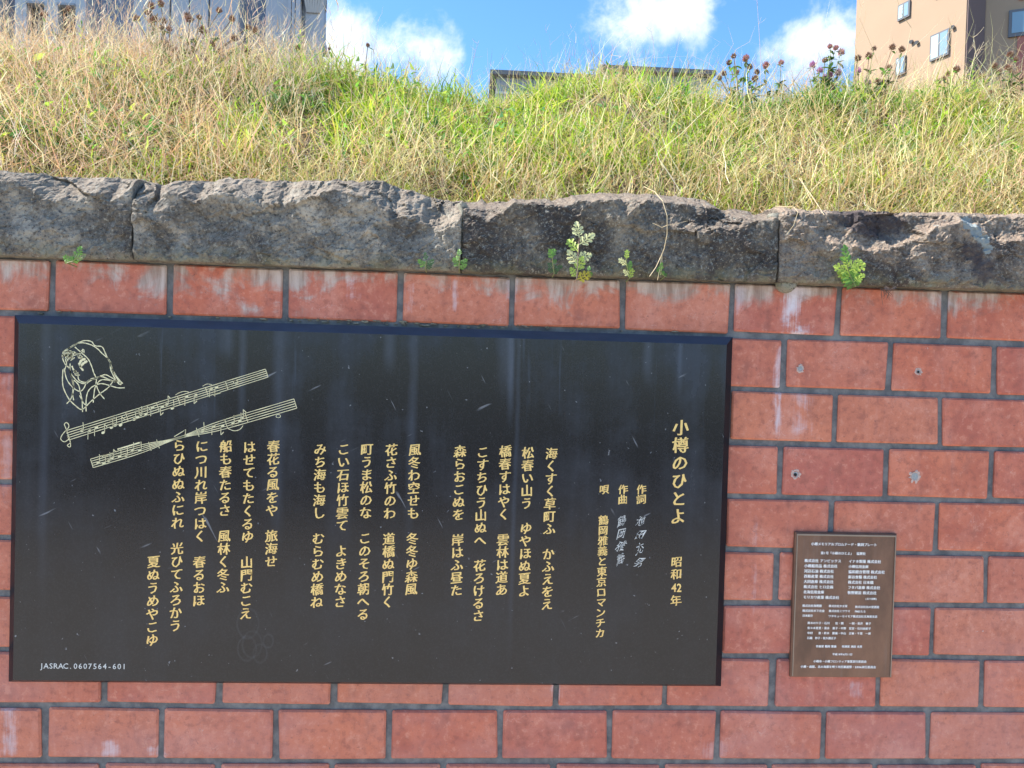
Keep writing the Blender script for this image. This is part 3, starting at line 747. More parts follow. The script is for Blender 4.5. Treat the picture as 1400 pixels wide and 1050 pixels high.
# line portrait: a head in a loose shawl (pixel coordinates of the crop mapped back to the photo)
cv = lambda pts: [(70 + a / 6.178, 450 + b / 6.178) for a, b in pts]
R = Ribbons()
for pts in [
    [(130, 630), (165, 590), (190, 510), (180, 440), (150, 330), (120, 300), (95, 240), (105, 190), (170, 150), (245, 115), (330, 130), (390, 165), (430, 205), (490, 260), (510, 330), (560, 410), (605, 460)],
    [(90, 220), (150, 160), (220, 120), (280, 97), (340, 105), (370, 140), (430, 150), (460, 210), (500, 290), (520, 350), (545, 400), (590, 465), (560, 450), (505, 350), (500, 270)],
    [(100, 340), (95, 430), (105, 500), (150, 590), (210, 650), (262, 678), (330, 615), (400, 555), (480, 495), (530, 440), (600, 460)],
    [(110, 330), (130, 420), (180, 490), (240, 525), (275, 500), (300, 450), (350, 415), (380, 425)],
    [(200, 150), (250, 195), (310, 250), (340, 310), (360, 370), (382, 420), (380, 470), (410, 540), (450, 590)],
    [(225, 375), (235, 430), (290, 450), (320, 430), (370, 420), (420, 395), (460, 385), (510, 410), (560, 440)],
    [(160, 290), (160, 360), (185, 400), (230, 445), (290, 460), (340, 430), (420, 400), (500, 430), (550, 440)],
    [(190, 430), (230, 470), (245, 530), (260, 600), (265, 700)],
    [(295, 695), (295, 600), (310, 530), (350, 485), (420, 460), (490, 475), (560, 495), (620, 495)],
    [(355, 620), (360, 560), (375, 480), (420, 430), (480, 430), (540, 445)],
    [(190, 600), (180, 540), (190, 470), (170, 400), (150, 320)],
    [(240, 560), (270, 620), (290, 640)],
    [(140, 200), (120, 250), (130, 290), (115, 340)]]:
    R.poly(cv(pts), LW)
q = random.Random(4)
for i in range(26):       # scribbled fringe
    cx = 110 + q.random() * 150; cy = 195 + q.random() * 75 - (cx - 110) * .1
    R.poly(cv([(cx + q.uniform(-28, 28), cy + q.uniform(-16, 16)) for _ in range(4)]), LW * .7)
for i in range(9):
    cx = 205 + q.uniform(-25, 25); cy = 370 + q.uniform(-22, 22)
    R.poly(cv([(cx + q.uniform(-18, 18), cy + q.uniform(-12, 12)) for _ in range(3)]), LW * .8)
for pts, w in [([(235, 300), (255, 265), (290, 250)], .006), ([(245, 320), (270, 290), (305, 268)], .006), ([(240, 300), (250, 325), (272, 350)], .0045), ([(175, 310), (190, 345), (215, 360)], .0035)]:
    R.poly(cv(pts), w)
R.build('portrait_engraving', MAT['palegold'])
def staff(a0, a1, b0, b1, pinch=False):
    """five lines from the edge a0-a1 (top line start, end) to the edge b0-b1 (bottom line start, end)"""
    R = Ribbons(); a0, a1, b0, b1 = map(np.array, (a0, a1, b0, b1))
    for k in range(5):
        s = a0 + (b0 - a0) * k / 4; e = a1 + (b1 - a1) * k / 4; pts = []
        for i in range(21):
            t = i / 20; p = s + (e - s) * t
            if pinch:
                c = (a0 + b0) / 2 + ((a1 + b1) / 2 - (a0 + b0) / 2) * t
                p = c + (p - c) * (1 - .88 * math.exp(-((t - .42) / .13) ** 2))
            pts.append(tuple(p))
        R.poly(pts, .0016, False)
    R.poly([tuple(a1), tuple(b1)], .0016, False)
    if pinch: R.poly([tuple(a0), tuple(b0)], .0016, False)
    return R, (a0, a1, b0, b1)
def on(st, t, k):
    a0, a1, b0, b1 = st; a = a0 + (a1 - a0) * t; b = b0 + (b1 - b0) * t; return a + (b - a) * k / 4
def note(R, st, t, k, up=True, tail=0, hollow=False):
    c = on(st, t, k); d = 3.4 * (-1 if up else 1)
    if hollow: R.poly([(c[0] + 3.2 * math.cos(w), c[1] + 2.3 * math.sin(w)) for w in np.linspace(0, 6.283, 9)], .0013, False)
    else: R.dot(c[0], c[1], .0048)
    if not hollow:
        s = (c[0] + (2.2 if up else -2.2), c[1]); e = (s[0] + (-1 if not up else 0) * 1.0 + (2.0 if not up else -2.0) * .4, s[1] + 3.6 * d / 1.05)
        R.poly([s, e], .0013, False)
        if tail: R.poly([e, (e[0] + 4, e[1] + (4 if up else -4))], .0018, False)
        return e
R, st = staff((89.7, 589), (362.9, 504.6), (93.4, 601.7), (366.5, 515.5))
for t in (.30, .455, .56, .70, .80): R.poly([tuple(on(st, t, 0)), tuple(on(st, t, 4))], .0014, False)
R.poly([(97, 605), (92, 609), (96, 611), (96, 604), (91, 588), (88, 580), (92, 578), (94, 584), (86, 593), (83, 600), (88, 604), (94, 600), (92, 595)], .0019)
for (t, k, up, tl) in [(.075, 2, 1, 0), (.11, 3, 0, 0), (.145, 2.5, 0, 0), (.17, 5.4, 1, 1), (.215, 4.4, 1, 0), (.235, 4, 1, 0), (.26, 4.6, 1, 1), (.33, 4, 1, 0), (.35, 3.4, 1, 0), (.365, 3, 1, 0), (.39, 3.7, 1, 1),
                      (.43, 1.5, 0, 0), (.475, 2.5, 0, 1), (.50, 2, 1, 1), (.52, 4.4, 1, 0), (.60, 1.6, 0, 0), (.645, 2, 0, 1), (.725, 1.2, 0, 0), (.75, 1.6, 0, 0)]:
    note(R, st, t, k, bool(up), tl)
for (a, b, k) in [(.215, .245, 1), (.345, .40, 1), (.725, .76, 4.2)]:
    R.poly([tuple(on(st, a, k)), tuple(on(st, b, k))], .0032, False)
note(R, st, .845, 1.7, True, 0, True)
R.poly([(240, 540), (245, 537), (252, 535), (258, 536)], .0014); R.poly([(277, 528), (283, 525), (290, 526)], .0012)
R.build('music_staff', MAT['palegold'])
R, st = staff((123.7, 627.7), (401.8, 545.4), (127.4, 639.3), (405.9, 558), True)
for t in (.285, .325, .52, .66, .76): R.poly([tuple(on(st, t, 0)), tuple(on(st, t, 4))], .0014, False)
for (t, k, up, tl) in [(.03, 2.5, 1, 0), (.055, 3.5, 1, 0), (.08, 3, 1, 0), (.10, 2.2, 1, 1), (.135, 2.5, 1, 0), (.165, 3.0, 1, 0), (.20, 1.8, 1, 0), (.235, 2.4, 1, 0), (.545, 2, 1, 0), (.60, 1.5, 0, 0), (.64, 2.6, 0, 1),
                      (.69, 2.8, 1, 0), (.725, 2.6, 1, 0), (.74, 1.5, 1, 1)]:
    note(R, st, t, k, bool(up), tl)
for (a, b, k) in [(.055, .115, .2), (.135, .245, -.8), (.70, .75, 0)]:
    R.poly([tuple(on(st, a, k)), tuple(on(st, b, k))], .0032, False)
note(R, st, .905, 5.0, True, 0, True)
R.poly([(238, 597), (248, 591), (254, 587), (253, 596)], .0016, False)
R.poly([(312, 586), (320, 589), (328, 587), (332, 582)], .0016)
R.build('music_staff', MAT['palegold'])

# ---- small bronze plaque
def bronze():
    m, t, p, o = new_mat('weathered_bronze')
    pos = N(t, 'ShaderNodeNewGeometry').outputs['Position']
    n = noise(t, scaled(t, pos, 1.4, 1, .7), 9, 6, .62); f = noise(t, pos, 300, 4, .7); st = noise(t, scaled(t, pos, 40, 1, 2.5), 1, 5, .6)
    c = mixc(t, ramp(t, n, .3, .7), (0.12, 0.066, 0.043, 1), (0.215, 0.115, 0.072, 1))
    c = mixc(t, mth(t, 'MULTIPLY', ramp(t, f, .5, .75), .4), c, (0.06, 0.05, 0.05, 1))
    c = mixc(t, mth(t, 'MULTIPLY', ramp(t, st, .55, .8), .35), c, (0.23, 0.20, 0.18, 1))
    t.links.new(c, p.inputs['Base Color']); p.inputs['Metallic'].default_value = .35; p.inputs['Roughness'].default_value = .5
    bump(t, p, f, .4, .0006); return m
MAT['bronze'] = bronze()
A = at(1087.5, 725, -.010); B = at(1224, 731, -.010); C_ = at(1218.5, 927, -.010); D_ = at(1078.5, 923, -.010)
bx0 = (A[0] + D_[0]) / 2; bx1 = (B[0] + C_[0]) / 2; bz1 = (A[2] + B[2]) / 2; bz0 = (C_[2] + D_[2]) / 2
bc = ((bx0 + bx1) / 2, 0, bz0)
bp = empty('sponsor_plaque', bc, 'small brown bronze plaque with rows of raised white Japanese names, right of the granite plaque', 'plaque')
v, sd, bv, fr = slab(bc, bx0, bx1, bz0, bz1, -.0135, -.0165, .0028)
link('plate', mesh('plate', v, sd + bv + fr, MAT['bronze']), bp)
tb = MB(); w, h = bx1 - bx0, bz1 - bz0
MAT['bronze_rim'] = plain('worn_bronze_rim', (0.27, 0.22, 0.18), .4, metal=.6, var=.2, scale=50)
for (a, b, c, d) in [(-w / 2 + .0035, w / 2 - .0035, h - .0085, h - .0045), (-w / 2 + .0035, -w / 2 + .006, .004, h - .0085), (w / 2 - .006, w / 2 - .0035, .004, h - .0085)]:
    tb.box(a, b, -.0190, -.0160, c, d)
tb.build('raised_rim', MAT['bronze_rim'], bp)
MAT['cream'] = plain('cream_lettering', (0.92, 0.90, 0.86), .6, var=.12, scale=200)
YB = -.0172
def bl(x, y, text, wpx, size=4.9, bold=.030, name='inscription_line'):
    T = Text(YB); a = at(x, y, YB); k = (YB - CAM[1]) / FPX
    T.line(text, a[0], a[2], size * k, bold, width=wpx * k); T.build(name, MAT['cream'], bp, bc)
bl(1109, 743.5, '小樽メモリアルプロムナード・歌詞プレート', 95, 5.2)
bl(1122, 756, '第1号「小樽のひとよ」　協賛社', 65, 5.2)
for i, (t_, w_) in enumerate([('株式会社 アンビックス', 53), ('小樽船用品 株式会社', 48), ('河辺石油 株式会社', 43), ('西條産業 株式会社', 43), ('大同倉庫 株式会社', 43), ('株式会社 ヒロ企画', 43), ('北海信用金庫', 30), ('モリカワ産業 株式会社', 52)]):
    bl(1099.8 - i * .25, 766.3 + i * 7.15, t_, w_, 5.1)
for i, (t_, w_) in enumerate([('イナホ製菓 株式会社', 47), ('小樽信用金庫', 29), ('協和総合管理 株式会社', 53), ('新谷食糧 株式会社', 42), ('株式会社 日本橋', 37), ('フタバ倉庫 株式会社', 47), ('牧野建設 株式会社', 42)]):
    bl(1160.3 - i * .25, 767.3 + i * 7.15, t_, w_, 5.1)
bl(1183, 818.6, '(五十音順)', 17, 3.6)
for (x, y, t_, w_) in [(1097, 828, '株式会社海明建', 28), (1133, 828.4, '株式会社かま栄', 27), (1169, 829.6, '株式会社北の誉酒造', 35), (1097, 834.8, '株式会社木下合金', 32), (1133, 835.2, '株式会社ミツウマ', 31),
                       (1168.5, 835.8, 'FMおたる', 16), (1097, 841.6, '日本航空', 15), (1132.5, 842.3, 'ワタキューセイモア株式会社北海道支店', 71)]:
    bl(x, y, t_, w_, 4.3)
for i, t_ in enumerate(['鈴木のり子・石川　　信・関　　一則・長井　敏子', '佐々木恵里・清水　恵子・中野　宏宣・石川由紀子', '中村　　恵・鈴木　勝義・中山　正敏・千葉　一郎', '石橋　妙子・佐久間正子']):
    bl(1104 - i * .2, 851.6 + i * 6.85, t_, 92 if i < 3 else 42, 3.9)
bl(1115.5, 883.5, '作曲家 鶴岡 雅義　　作詞家 池田 充男', 67, 4.4)
bl(1138, 894.4, '平成18年6月11日', 29, 4.0)
bl(1112, 904, '小樽市・小樽フロンティア事業実行委員会', 77, 4.5)
bl(1094.5, 911.3, '小樽・函館、北の海都を唄う市民歌謡祭・2006実行委員会', 109, 4.5)
COL.objects.unlink(_fo); bpy.data.objects.remove(_fo)

# ------------------------------------------------------------------ grassy bank
zc0 = float(np.interp(1.0, tx, tz))
def bank(x, y):
    x = np.asarray(x, float); y = np.asarray(y, float)
    base = np.interp(x, tx, tz) - .015
    left = 1 / (1 + np.exp((x - 0.25) / .25))          # the bank is higher on the left
    crest = 1.14
    s = np.clip((y - .22) / (crest - .22), 0, 1.6)
    right = 1 / (1 + np.exp(-(x - 2.0) / .4))
    rise = (.735 + .10 * left + .075 * right + .03 * np.sin(x * 2.1 + 1)) * np.where(s < 1, s * (1 - .14 * s * s), .86 + .0 * s)
    rise = rise + .072 * np.exp(-((x - 1.75) / .45) ** 2) * np.clip(s, 0, 1)
    und = (fbm(x * 3.1 + 20, y * 3.1 + 9, 77, 4) - .5) * .10 * np.clip((y - .25) / .3, 0, 1)
    back = np.clip(y - 1.5, 0, 60) * .012
    return base + rise + und - back
gx = np.concatenate([np.linspace(-14, -1.6, 14), np.linspace(-1.5, 3.9, 90), np.linspace(4.0, 16, 14)])
gy = np.concatenate([np.linspace(.20, 1.8, 40), np.linspace(2.0, 14, 12)])
XX, YY = np.meshgrid(gx, gy); ZZ = bank(XX, YY)
far = np.clip((YY - 8) / 6, 0, 1); ZZ = ZZ * (1 - far) + 0.5 * far
v = np.stack([XX, YY, ZZ], -1).reshape(-1, 3); n1 = len(gx)
f = [(i * n1 + j, i * n1 + j + 1, (i + 1) * n1 + j + 1, (i + 1) * n1 + j) for i in range(len(gy) - 1) for j in range(n1 - 1)]
b = len(v); sk = [(x, .20, 0) for x in gx]
v = np.concatenate([v, np.array(sk)]); f += [(b + j, b + j + 1, j + 1, j) for j in range(n1 - 1)]
e0 = (len(gy) - 1) * n1; b = len(v); v = np.concatenate([v, np.array([(x, 14.0, -.1) for x in gx])]); f += [(e0 + j, e0 + j + 1, b + j + 1, b + j) for j in range(n1 - 1)]
tag(link('bank', mesh('bank', v, f, MAT['soil'], True)), kind='structure')

MAT['blade'] = attr_leaf('grass_blades', .5)
MAT['straw'] = attr_leaf('dry_straw', .3, .6)
def blades(name, base, h, wd, lean_az, lean, curve, cols, mat, segs=3, label=None, cat=None, kink=None):
    """ribbons with a bend; every array has one entry per blade"""
    n = len(base); L_ = segs + 1
    t = np.linspace(0, 1, L_)[None, :]
    ang = lean[:, None] + curve[:, None] * t            # angle from vertical grows along the blade
    dl = np.concatenate([np.zeros((n, 1)), np.repeat((h / segs)[:, None], segs, 1)], 1)
    hor = np.cumsum(np.sin(ang) * dl, 1); ver = np.cumsum(np.cos(ang) * dl, 1)
    side = rng.normal(0, .11, (n, L_)) * h[:, None] * t
    ca, sa = np.cos(lean_az)[:, None], np.sin(lean_az)[:, None]
    X = base[:, 0:1] + hor * ca - side * sa; Y = base[:, 1:2] + hor * sa + side * ca; Z = base[:, 2:3] + ver
    # width direction: roughly facing the lean side, randomised
    wa = lean_az + math.pi / 2 + rng.normal(0, .7, n)
    w = wd[:, None] * (1 - t ** 1.7 * .92) * .5
    wx = np.cos(wa)[:, None] * w; wy = np.sin(wa)[:, None] * w
    A = np.stack([X - wx, Y - wy, Z], -1); B = np.stack([X + wx, Y + wy, Z], -1)
    V = np.stack([A, B], 2).reshape(n, L_ * 2, 3)
    F = []
    idx = (np.arange(n) * L_ * 2)[:, None]
    for s in range(segs): F.append(idx + np.array([[2 * s, 2 * s + 1, 2 * s + 3, 2 * s + 2]]))
    F = np.concatenate(F, 0)
    me = bpy.data.meshes.new(name)
    me.vertices.add(n * L_ * 2); me.vertices.foreach_set('co', V.reshape(-1))
    me.loops.add(F.size); me.loops.foreach_set('vertex_index', F.reshape(-1).astype(np.int32))
    me.polygons.add(len(F)); me.polygons.foreach_set('loop_start', np.arange(0, F.size, 4, dtype=np.int32))
    try: me.polygons.foreach_set('loop_total', np.full(len(F), 4, np.int32))
    except Exception: pass
    me.update(calc_edges=True); me.validate()
    c4 = np.concatenate([cols, np.ones((n, 1))], 1); cc_ = np.repeat(c4[:, None, :], L_ * 2, 1).reshape(-1)
    at_ = me.color_attributes.new('tint', 'FLOAT_COLOR', 'POINT'); at_.data.foreach_set('color', cc_.astype(np.float32))
    o = link(name, me, None, mat)
    tag(o, label, cat, kind='stuff'); return o
def pal(n, cs, jit=.15, w=None):
    cs = np.array(cs); k = rng.choice(len(cs), n, p=w); c = cs[k] * (1 + rng.normal(0, jit, (n, 1))) * (1 + rng.normal(0, .06, (n, 3)))
    return np.clip(c, .01, .9)
def scatter(n, x0=-1.7, x1=4.2, y0=.20, y1=1.55, ypow=1.0, dens=None):
    out = []
    while sum(len(o) for o in out) < n:
        x = rng.uniform(x0, x1, n * 2); y = y0 + (y1 - y0) * rng.uniform(0, 1, n * 2) ** ypow
        if dens is not None:
            k = rng.uniform(0, 1, n * 2) < dens(x, y); x, y = x[k], y[k]
        out.append(np.stack([x, y, bank(x, y)], 1))
    return np.concatenate(out)[:n]
# image x of a bank point, to lay the patches out: x = -0.4 .. 0.6 left weeds, 0.6 .. 1.6 lush, > 1.9 straw
def patch(x, y, sc_, sd): return fbm(x * sc_, y * sc_, sd, 3)
# green blades
def d_green(x, y):
    left = 1 / (1 + np.exp((x - .25) / .10)); right = 1 / (1 + np.exp(-(x - 2.0) / .25))
    d = 1 - .62 * left - .25 * right
    low = np.clip((.55 - y) / .3, 0, 1)
    d *= 1 - .55 * low
    return np.clip(d * (.22 + 1.5 * np.clip((patch(x, y, 6, 5) - .34) * 3.0, 0, 1)), .05, 1)
n = 64000; P = scatter(n, dens=d_green)
tuft = patch(P[:, 0], P[:, 1], 7, 3); upz = np.clip((P[:, 1] - .5) / .6, 0, 1)
h = (.045 + .095 * rng.random(n) ** 1.5) * (.30 + 1.45 * np.clip((tuft - .25) * 1.6, 0, 1)) * (1 + .25 * upz)
cg = pal(n, [(.24, .42, .03), (.38, .54, .045), (.52, .62, .07), (.64, .62, .12), (.09, .20, .03), (.72, .52, .16)], .18, [.24, .30, .20, .09, .11, .06])
blades('grass', P, h, rng.uniform(.0028, .0075, n), rng.uniform(-math.pi, math.pi, n), np.abs(rng.normal(.35, .5, n)), np.abs(rng.normal(1.2, .9, n)), cg, MAT['blade'], 3,
       'yellow green grass growing thick on the bank above the wall', 'grass')
# dry straw: long thin stalks fallen in every direction
def d_dry(x, y):
    left = 1 / (1 + np.exp((x - .35) / .15)); right = 1 / (1 + np.exp(-(x - 1.75) / .3)); low = np.clip((.62 - y) / .3, 0, 1)
    return np.clip(.10 + .75 * left + .42 * right + .70 * low + (patch(x, y, 5, 8) - .5) * .5, .04, 1)
n = 50000; P = scatter(n, dens=d_dry); P[:, 2] += rng.random(n) * .085
h = .05 + .19 * rng.random(n) ** 2.0
lw = 1 / (1 + np.exp((P[:, 0] - .3) / .15))
cd_ = pal(n, [(.82, .66, .34), (.70, .50, .25), (.88, .77, .48), (.50, .30, .16), (.76, .68, .28), (.66, .44, .28)], .16, [.26, .2, .2, .1, .16, .08])
cd_ = np.clip(cd_ * (1 + lw[:, None] * np.array([.02, -.10, .05])), 0, .9)
blades('dry_grass', P, h, rng.uniform(.0014, .0036, n), rng.uniform(-math.pi, math.pi, n), np.abs(rng.normal(1.1, .45, n)), rng.normal(.2, .8, n), cd_, MAT['straw'], 3,
       'beige dry straw lying tangled over the green grass on the bank', 'dry grass')
# long loose straws lying over everything
n = 2600; P = scatter(n, y0=.22, dens=lambda x, y: d_dry(x, y) ** 1.6); P[:, 2] += .03 + rng.random(n) * .11
blades('long_straw', P, rng.uniform(.16, .38, n), rng.uniform(.0018, .0032, n), rng.uniform(-math.pi, math.pi, n), np.clip(rng.normal(1.15, .32, n), .1, 1.55), rng.normal(.25, .35, n),
       pal(n, [(.86, .72, .40), (.78, .60, .32), (.70, .48, .28), (.90, .80, .52)], .12), MAT['straw'], 5, 'long loose pale straws lying crosswise over the grass of the bank', 'dry grass')
# small leafy ground weeds between the straw
def d_leaf(x, y):
    left = 1 / (1 + np.exp((x - .45) / .15))
    return np.clip((patch(x, y, 5, 44) - .45) * 5, 0, 1) * (.15 + .85 * left) + np.clip((patch(x, y, 3, 46) - .58) * 6, 0, 1) * .5
n = 5200; P = scatter(n, y0=.35, y1=1.35, dens=d_leaf); P[:, 2] += rng.random(n) * .11
blades('leafy_ground_weeds', P, rng.uniform(.018, .045, n), rng.uniform(.010, .020, n), rng.uniform(-3.14, 3.14, n), np.abs(rng.normal(.9, .4, n)), rng.normal(.5, .5, n),
       pal(n, [(.20, .42, .05), (.10, .24, .05), (.40, .55, .08), (.14, .30, .10)], .2), MAT['blade'], 3, 'small green broad leaves of low weeds growing among the straw', 'weed leaves')
# matted thatch hugging the soil
n = 24000; P = scatter(n); P[:, 2] -= .004
blades('thatch', P, .03 + .05 * rng.random(n), rng.uniform(.002, .0045, n), rng.uniform(-math.pi, math.pi, n), rng.uniform(.7, 1.4, n), rng.normal(.1, .4, n),
       pal(n, [(.34, .22, .09), (.20, .17, .06), (.14, .18, .04), (.42, .30, .14)], .25), MAT['straw'], 2, 'matted dead thatch covering the soil between the grass tufts', 'dry grass')
# straw edge spilling on to the coping
n = 5000; x = rng.uniform(-1.5, 4.0, n); y = rng.uniform(.10, .27, n)
P = np.stack([x, y, np.interp(x, tx, tz) + .0 + rng.random(n) * .02], 1)
k = fbm(x * 7, x * 0, 91, 3); keep = rng.random(n) < np.clip((k - .25) * 2.2, .1, 1); P = P[keep]; n = len(P)
blades('edge_grass', P, .04 + .09 * rng.random(n), rng.uniform(.0013, .0036, n), rng.uniform(-math.pi, math.pi, n), np.abs(rng.normal(.5, .4, n)), rng.normal(.6, .5, n),
       pal(n, [(.6, .5, .22), (.36, .40, .09), (.5, .36, .18), (.7, .6, .36)], .15), MAT['straw'], 3, 'straw and short grass fringe spilling over the back of the coping stones', 'dry grass')

# beyond the crest: sparse rougher growth, seen from the side
n = 9000; P = scatter(n, -10, 14, 1.5, 6)
blades('far_grass', P, .08 + .12 * rng.random(n), rng.uniform(.004, .009, n), rng.uniform(-3.14, 3.14, n), np.abs(rng.normal(.3, .2, n)), rng.normal(.4, .4, n), pal(n, [(.25, .30, .08), (.5, .42, .2)], .15), MAT['blade'], 3,
       'rough grass on the flat ground behind the crest of the bank', 'grass')

# wispy stalk layer on the skyline (panicles): fine hair lines with side twigs
def wisps(name, n, x0, x1, y0, y1, hmin, hmax, col, label, w=.0012):
    P = scatter(n, x0, x1, y0, y1)
    bs, hs, az, ln, cv_ = [], [], [], [], []
    for p in P:
        H_ = rng.uniform(hmin, hmax); a = rng.uniform(-3.14, 3.14); l = abs(rng.normal(.2, .28)); c = rng.normal(.25, .4)
        bs.append(p); hs.append(H_); az.append(a); ln.append(l); cv_.append(c)
        for k in range(rng.integers(3, 8)):
            t = rng.uniform(.55, .98); ang = l + c * t * .6
            q = p + np.array([math.cos(a) * math.sin(ang), math.sin(a) * math.sin(ang), math.cos(ang)]) * H_ * t
            bs.append(q); hs.append(rng.uniform(.02, .075)); az.append(rng.uniform(-3.14, 3.14)); ln.append(rng.uniform(.2, .9)); cv_.append(rng.normal(0, .3))
    n = len(bs)
    return blades(name, np.array(bs), np.array(hs), rng.uniform(w * .7, w * 1.3, n), np.array(az), np.array(ln), np.array(cv_), pal(n, col, .12), MAT['straw'], 4, label, 'dry grass')
wisps('seeding_grass', 330, -.7, 3.6, .9, 1.35, .14, .30, [(.55, .42, .3), (.6, .52, .34), (.42, .28, .22)], 'fine feathery seed stalks standing against the sky along the crest')
wisps('left_dry_stalks', 700, -.9, .50, .60, 1.30, .12, .36, [(.72, .56, .36), (.6, .42, .27), (.78, .66, .46)], 'tall pale dry stalks bristling from the left part of the bank', .0022)

# ------------------------------------------------------------------ individual plants
def cmat(name, c, **k):
    if name not in MAT: MAT[name] = leaf_mat(name, c, **k)
    return MAT[name]
GREEN = cmat('weed_green', (.16, .33, .06)); LIME = cmat('lime_leaf', (.52, .66, .12)); DKGREEN = cmat('clover_green', (.07, .15, .05)); CREAMY = cmat('bleached_leaf', (.86, .84, .40)); YEL = cmat('yellow_leaf', (.65, .58, .08))
STEM = cmat('green_stem', (.22, .25, .09), transl=.1); DRY = cmat('straw_stalk', (.60, .47, .27), transl=.1); BRN = cmat('brown_seed_head', (.32, .19, .13), transl=.1, var=.5); PINK = cmat('clover_pink', (.52, .25, .42), transl=.35, var=.35)
ROSE = cmat('faded_clover', (.45, .22, .20), transl=.3, var=.4); ROOT = cmat('brown_root', (.12, .08, .06), transl=0.0)

def oval_leaf(L_, Wd, fold=.15, curl=.3):
    v = []; f = []; n = 6
    for i in range(n + 1):
        t = i / n; w = Wd / 2 * math.sin(math.pi * min(.98, t * .92 + .06)) ** .8
        z = -curl * L_ * t * t
        v += [(-w, L_ * t, z + fold * w), (0, L_ * t, z), (w, L_ * t, z + fold * w)]
    for i in range(n):
        for k in range(2): a = i * 3 + k; f.append((a, a + 1, a + 4, a + 3))
    return v, f
def lobed_leaf(L_, seed=0, lobes=3):
    """mugwort-like leaf: a midrib with pairs of toothed lobes, slightly cupped"""
    r = random.Random(seed); v = []; f = []
    def lobe(o, ang, l, w, z):
        c, s = math.cos(ang), math.sin(ang); b = len(v)
        pts = [(0, -w * .25), (l * .35, -w * .5), (l * .5, -w * .34), (l * .78, -w * .48), (l, 0), (l * .80, w * .46), (l * .52, w * .34), (l * .35, w * .5), (0, w * .25), (l * .5, 0)]
        for (a, d) in pts:
            v.append((o[0] + a * s + d * c, o[1] + a * c - d * s, z - .25 * a * a / L_ + abs(d) * .35))
        for i in range(8): f.append((b + 9, b + i, b + i + 1))
    for k in range(lobes):
        t = .18 + .25 * k; l = L_ * (.42 - .06 * k) * r.uniform(.85, 1.15)
        for sgn in (-1, 1): lobe((0, L_ * t), sgn * r.uniform(.75, 1.05), l, l * .5, .0)
    lobe((0, L_ * .55), r.uniform(-.1, .1), L_ * .5, L_ * .28, 0)
    b = len(v); v += [(-L_ * .03, 0, 0), (L_ * .03, 0, 0), (L_ * .03, L_ * .6, 0), (-L_ * .03, L_ * .6, 0)]; f.append((b, b + 1, b + 2, b + 3))
    return v, f
def head_mesh(r, seed, petals=46, drooping=False):
    """ball of small pointed florets"""
    q = random.Random(seed); m_ = MB()
    for i in range(petals):
        t = (i + .5) / petals; ph = math.acos(1 - 1.75 * t); th = i * 2.39996
        d = Vector((math.sin(ph) * math.cos(th), math.sin(ph) * math.sin(th), math.cos(ph)))
        s = d.cross(Vector((0, 0, 1))); s = s.normalized() if s.length > .01 else Vector((1, 0, 0))
        u = d.cross(s)
        k = q.uniform(.8, 1.25); a = d * r * .35; tip = d * r * k + Vector((0, 0, r * .25)); w = r * .20
        m_.add([a - s * w, a + s * w, d * r * .72 * k + s * w * .9 + u * w * .4, tip, d * r * .72 * k - s * w * .9 + u * w * .4], [(0, 1, 2, 3, 4)])
    return m_
_mesh = {}
def shared(key, fn, mat):
    k = (key, mat.name)
    if k not in _mesh:
        v, f = fn(); _mesh[k] = mesh(key, v, f, mat, False)
    return _mesh[k]
def put_leaf(name, me, parent, pos, az, tilt, roll=0, s=1):
    o = link(name, me, parent); o.location = pos; o.scale = (s, s, s)
    o.rotation_euler = (tilt, roll, az); return o
def curve_pts(p0, p1, bend, n=7):
    p0 = np.array(p0, float); p1 = np.array(p1, float); b = np.array(bend, float)
    return [tuple(p0 + (p1 - p0) * t + b * 4 * t * (1 - t)) for t in np.linspace(0, 1, n)]

# weeds rooted in the joint under the coping
def joint_weed(px, py_top, py_base, leaves, label, main, lsize, stemmat=None, cat='weed', pxb=None, y=-.078, name='joint_weed'):
    b = at(pxb or px, py_base, -.03); tp = at(px, py_top, y - .02)
    root = empty(name, tuple(b), label, cat, 'small weeds rooted in the joint under the coping')
    r = random.Random(int(px)); m_ = MB()
    mid = [np.zeros(3), np.array([0, y + .03, .004]), np.array([(tp[0] - b[0]) * .5, y - .005 + .03, (tp[2] - b[2]) * .5]), np.array([tp[0] - b[0], y - .02 + .03, tp[2] - b[2]])]
    m_.tube([tuple(q) for q in mid], .0016, .0008); m_.build('stem', stemmat or STEM, root)
    for i in range(leaves):
        t = .25 + .75 * i / max(1, leaves - 1); seg = min(2.999, t * 3); a = int(seg); q = mid[a] + (mid[a + 1] - mid[a]) * (seg - a)
        mt = main[r.randrange(len(main))]
        key = 'lobed_leaf%d' % r.randrange(4)
        me = shared(key, lambda: lobed_leaf(1.0, int(key[-1]) + 3), mt)
        o = put_leaf('leaf', me, root, tuple(q), 0, 0, 0, lsize * r.uniform(.75, 1.2))
        # face outwards from the wall: leaf plane near the wall plane
        sgn = -1 if i % 2 else 1; ang = sgn * r.uniform(.3, 1.2) if i < leaves - 1 else r.uniform(-.3, .3)
        o.rotation_euler = (math.radians(r.uniform(55, 100)), ang, r.uniform(-.4, .4))
    return root
joint_weed(105, 352, 365, 6, 'small green weed below the leftmost coping stone', [GREEN, STEM], .026)
joint_weed(583, 356, 372, 4, 'small dark green weed with two sprigs left of the cement joint', [DKGREEN, GREEN], .022)
joint_weed(628, 350, 372, 5, 'small green weed directly under the cement filled coping joint', [GREEN], .024)
joint_weed(755, 350, 379, 7, 'narrow dark green weed beside the bleached yellow weed', [GREEN, DKGREEN], .024)
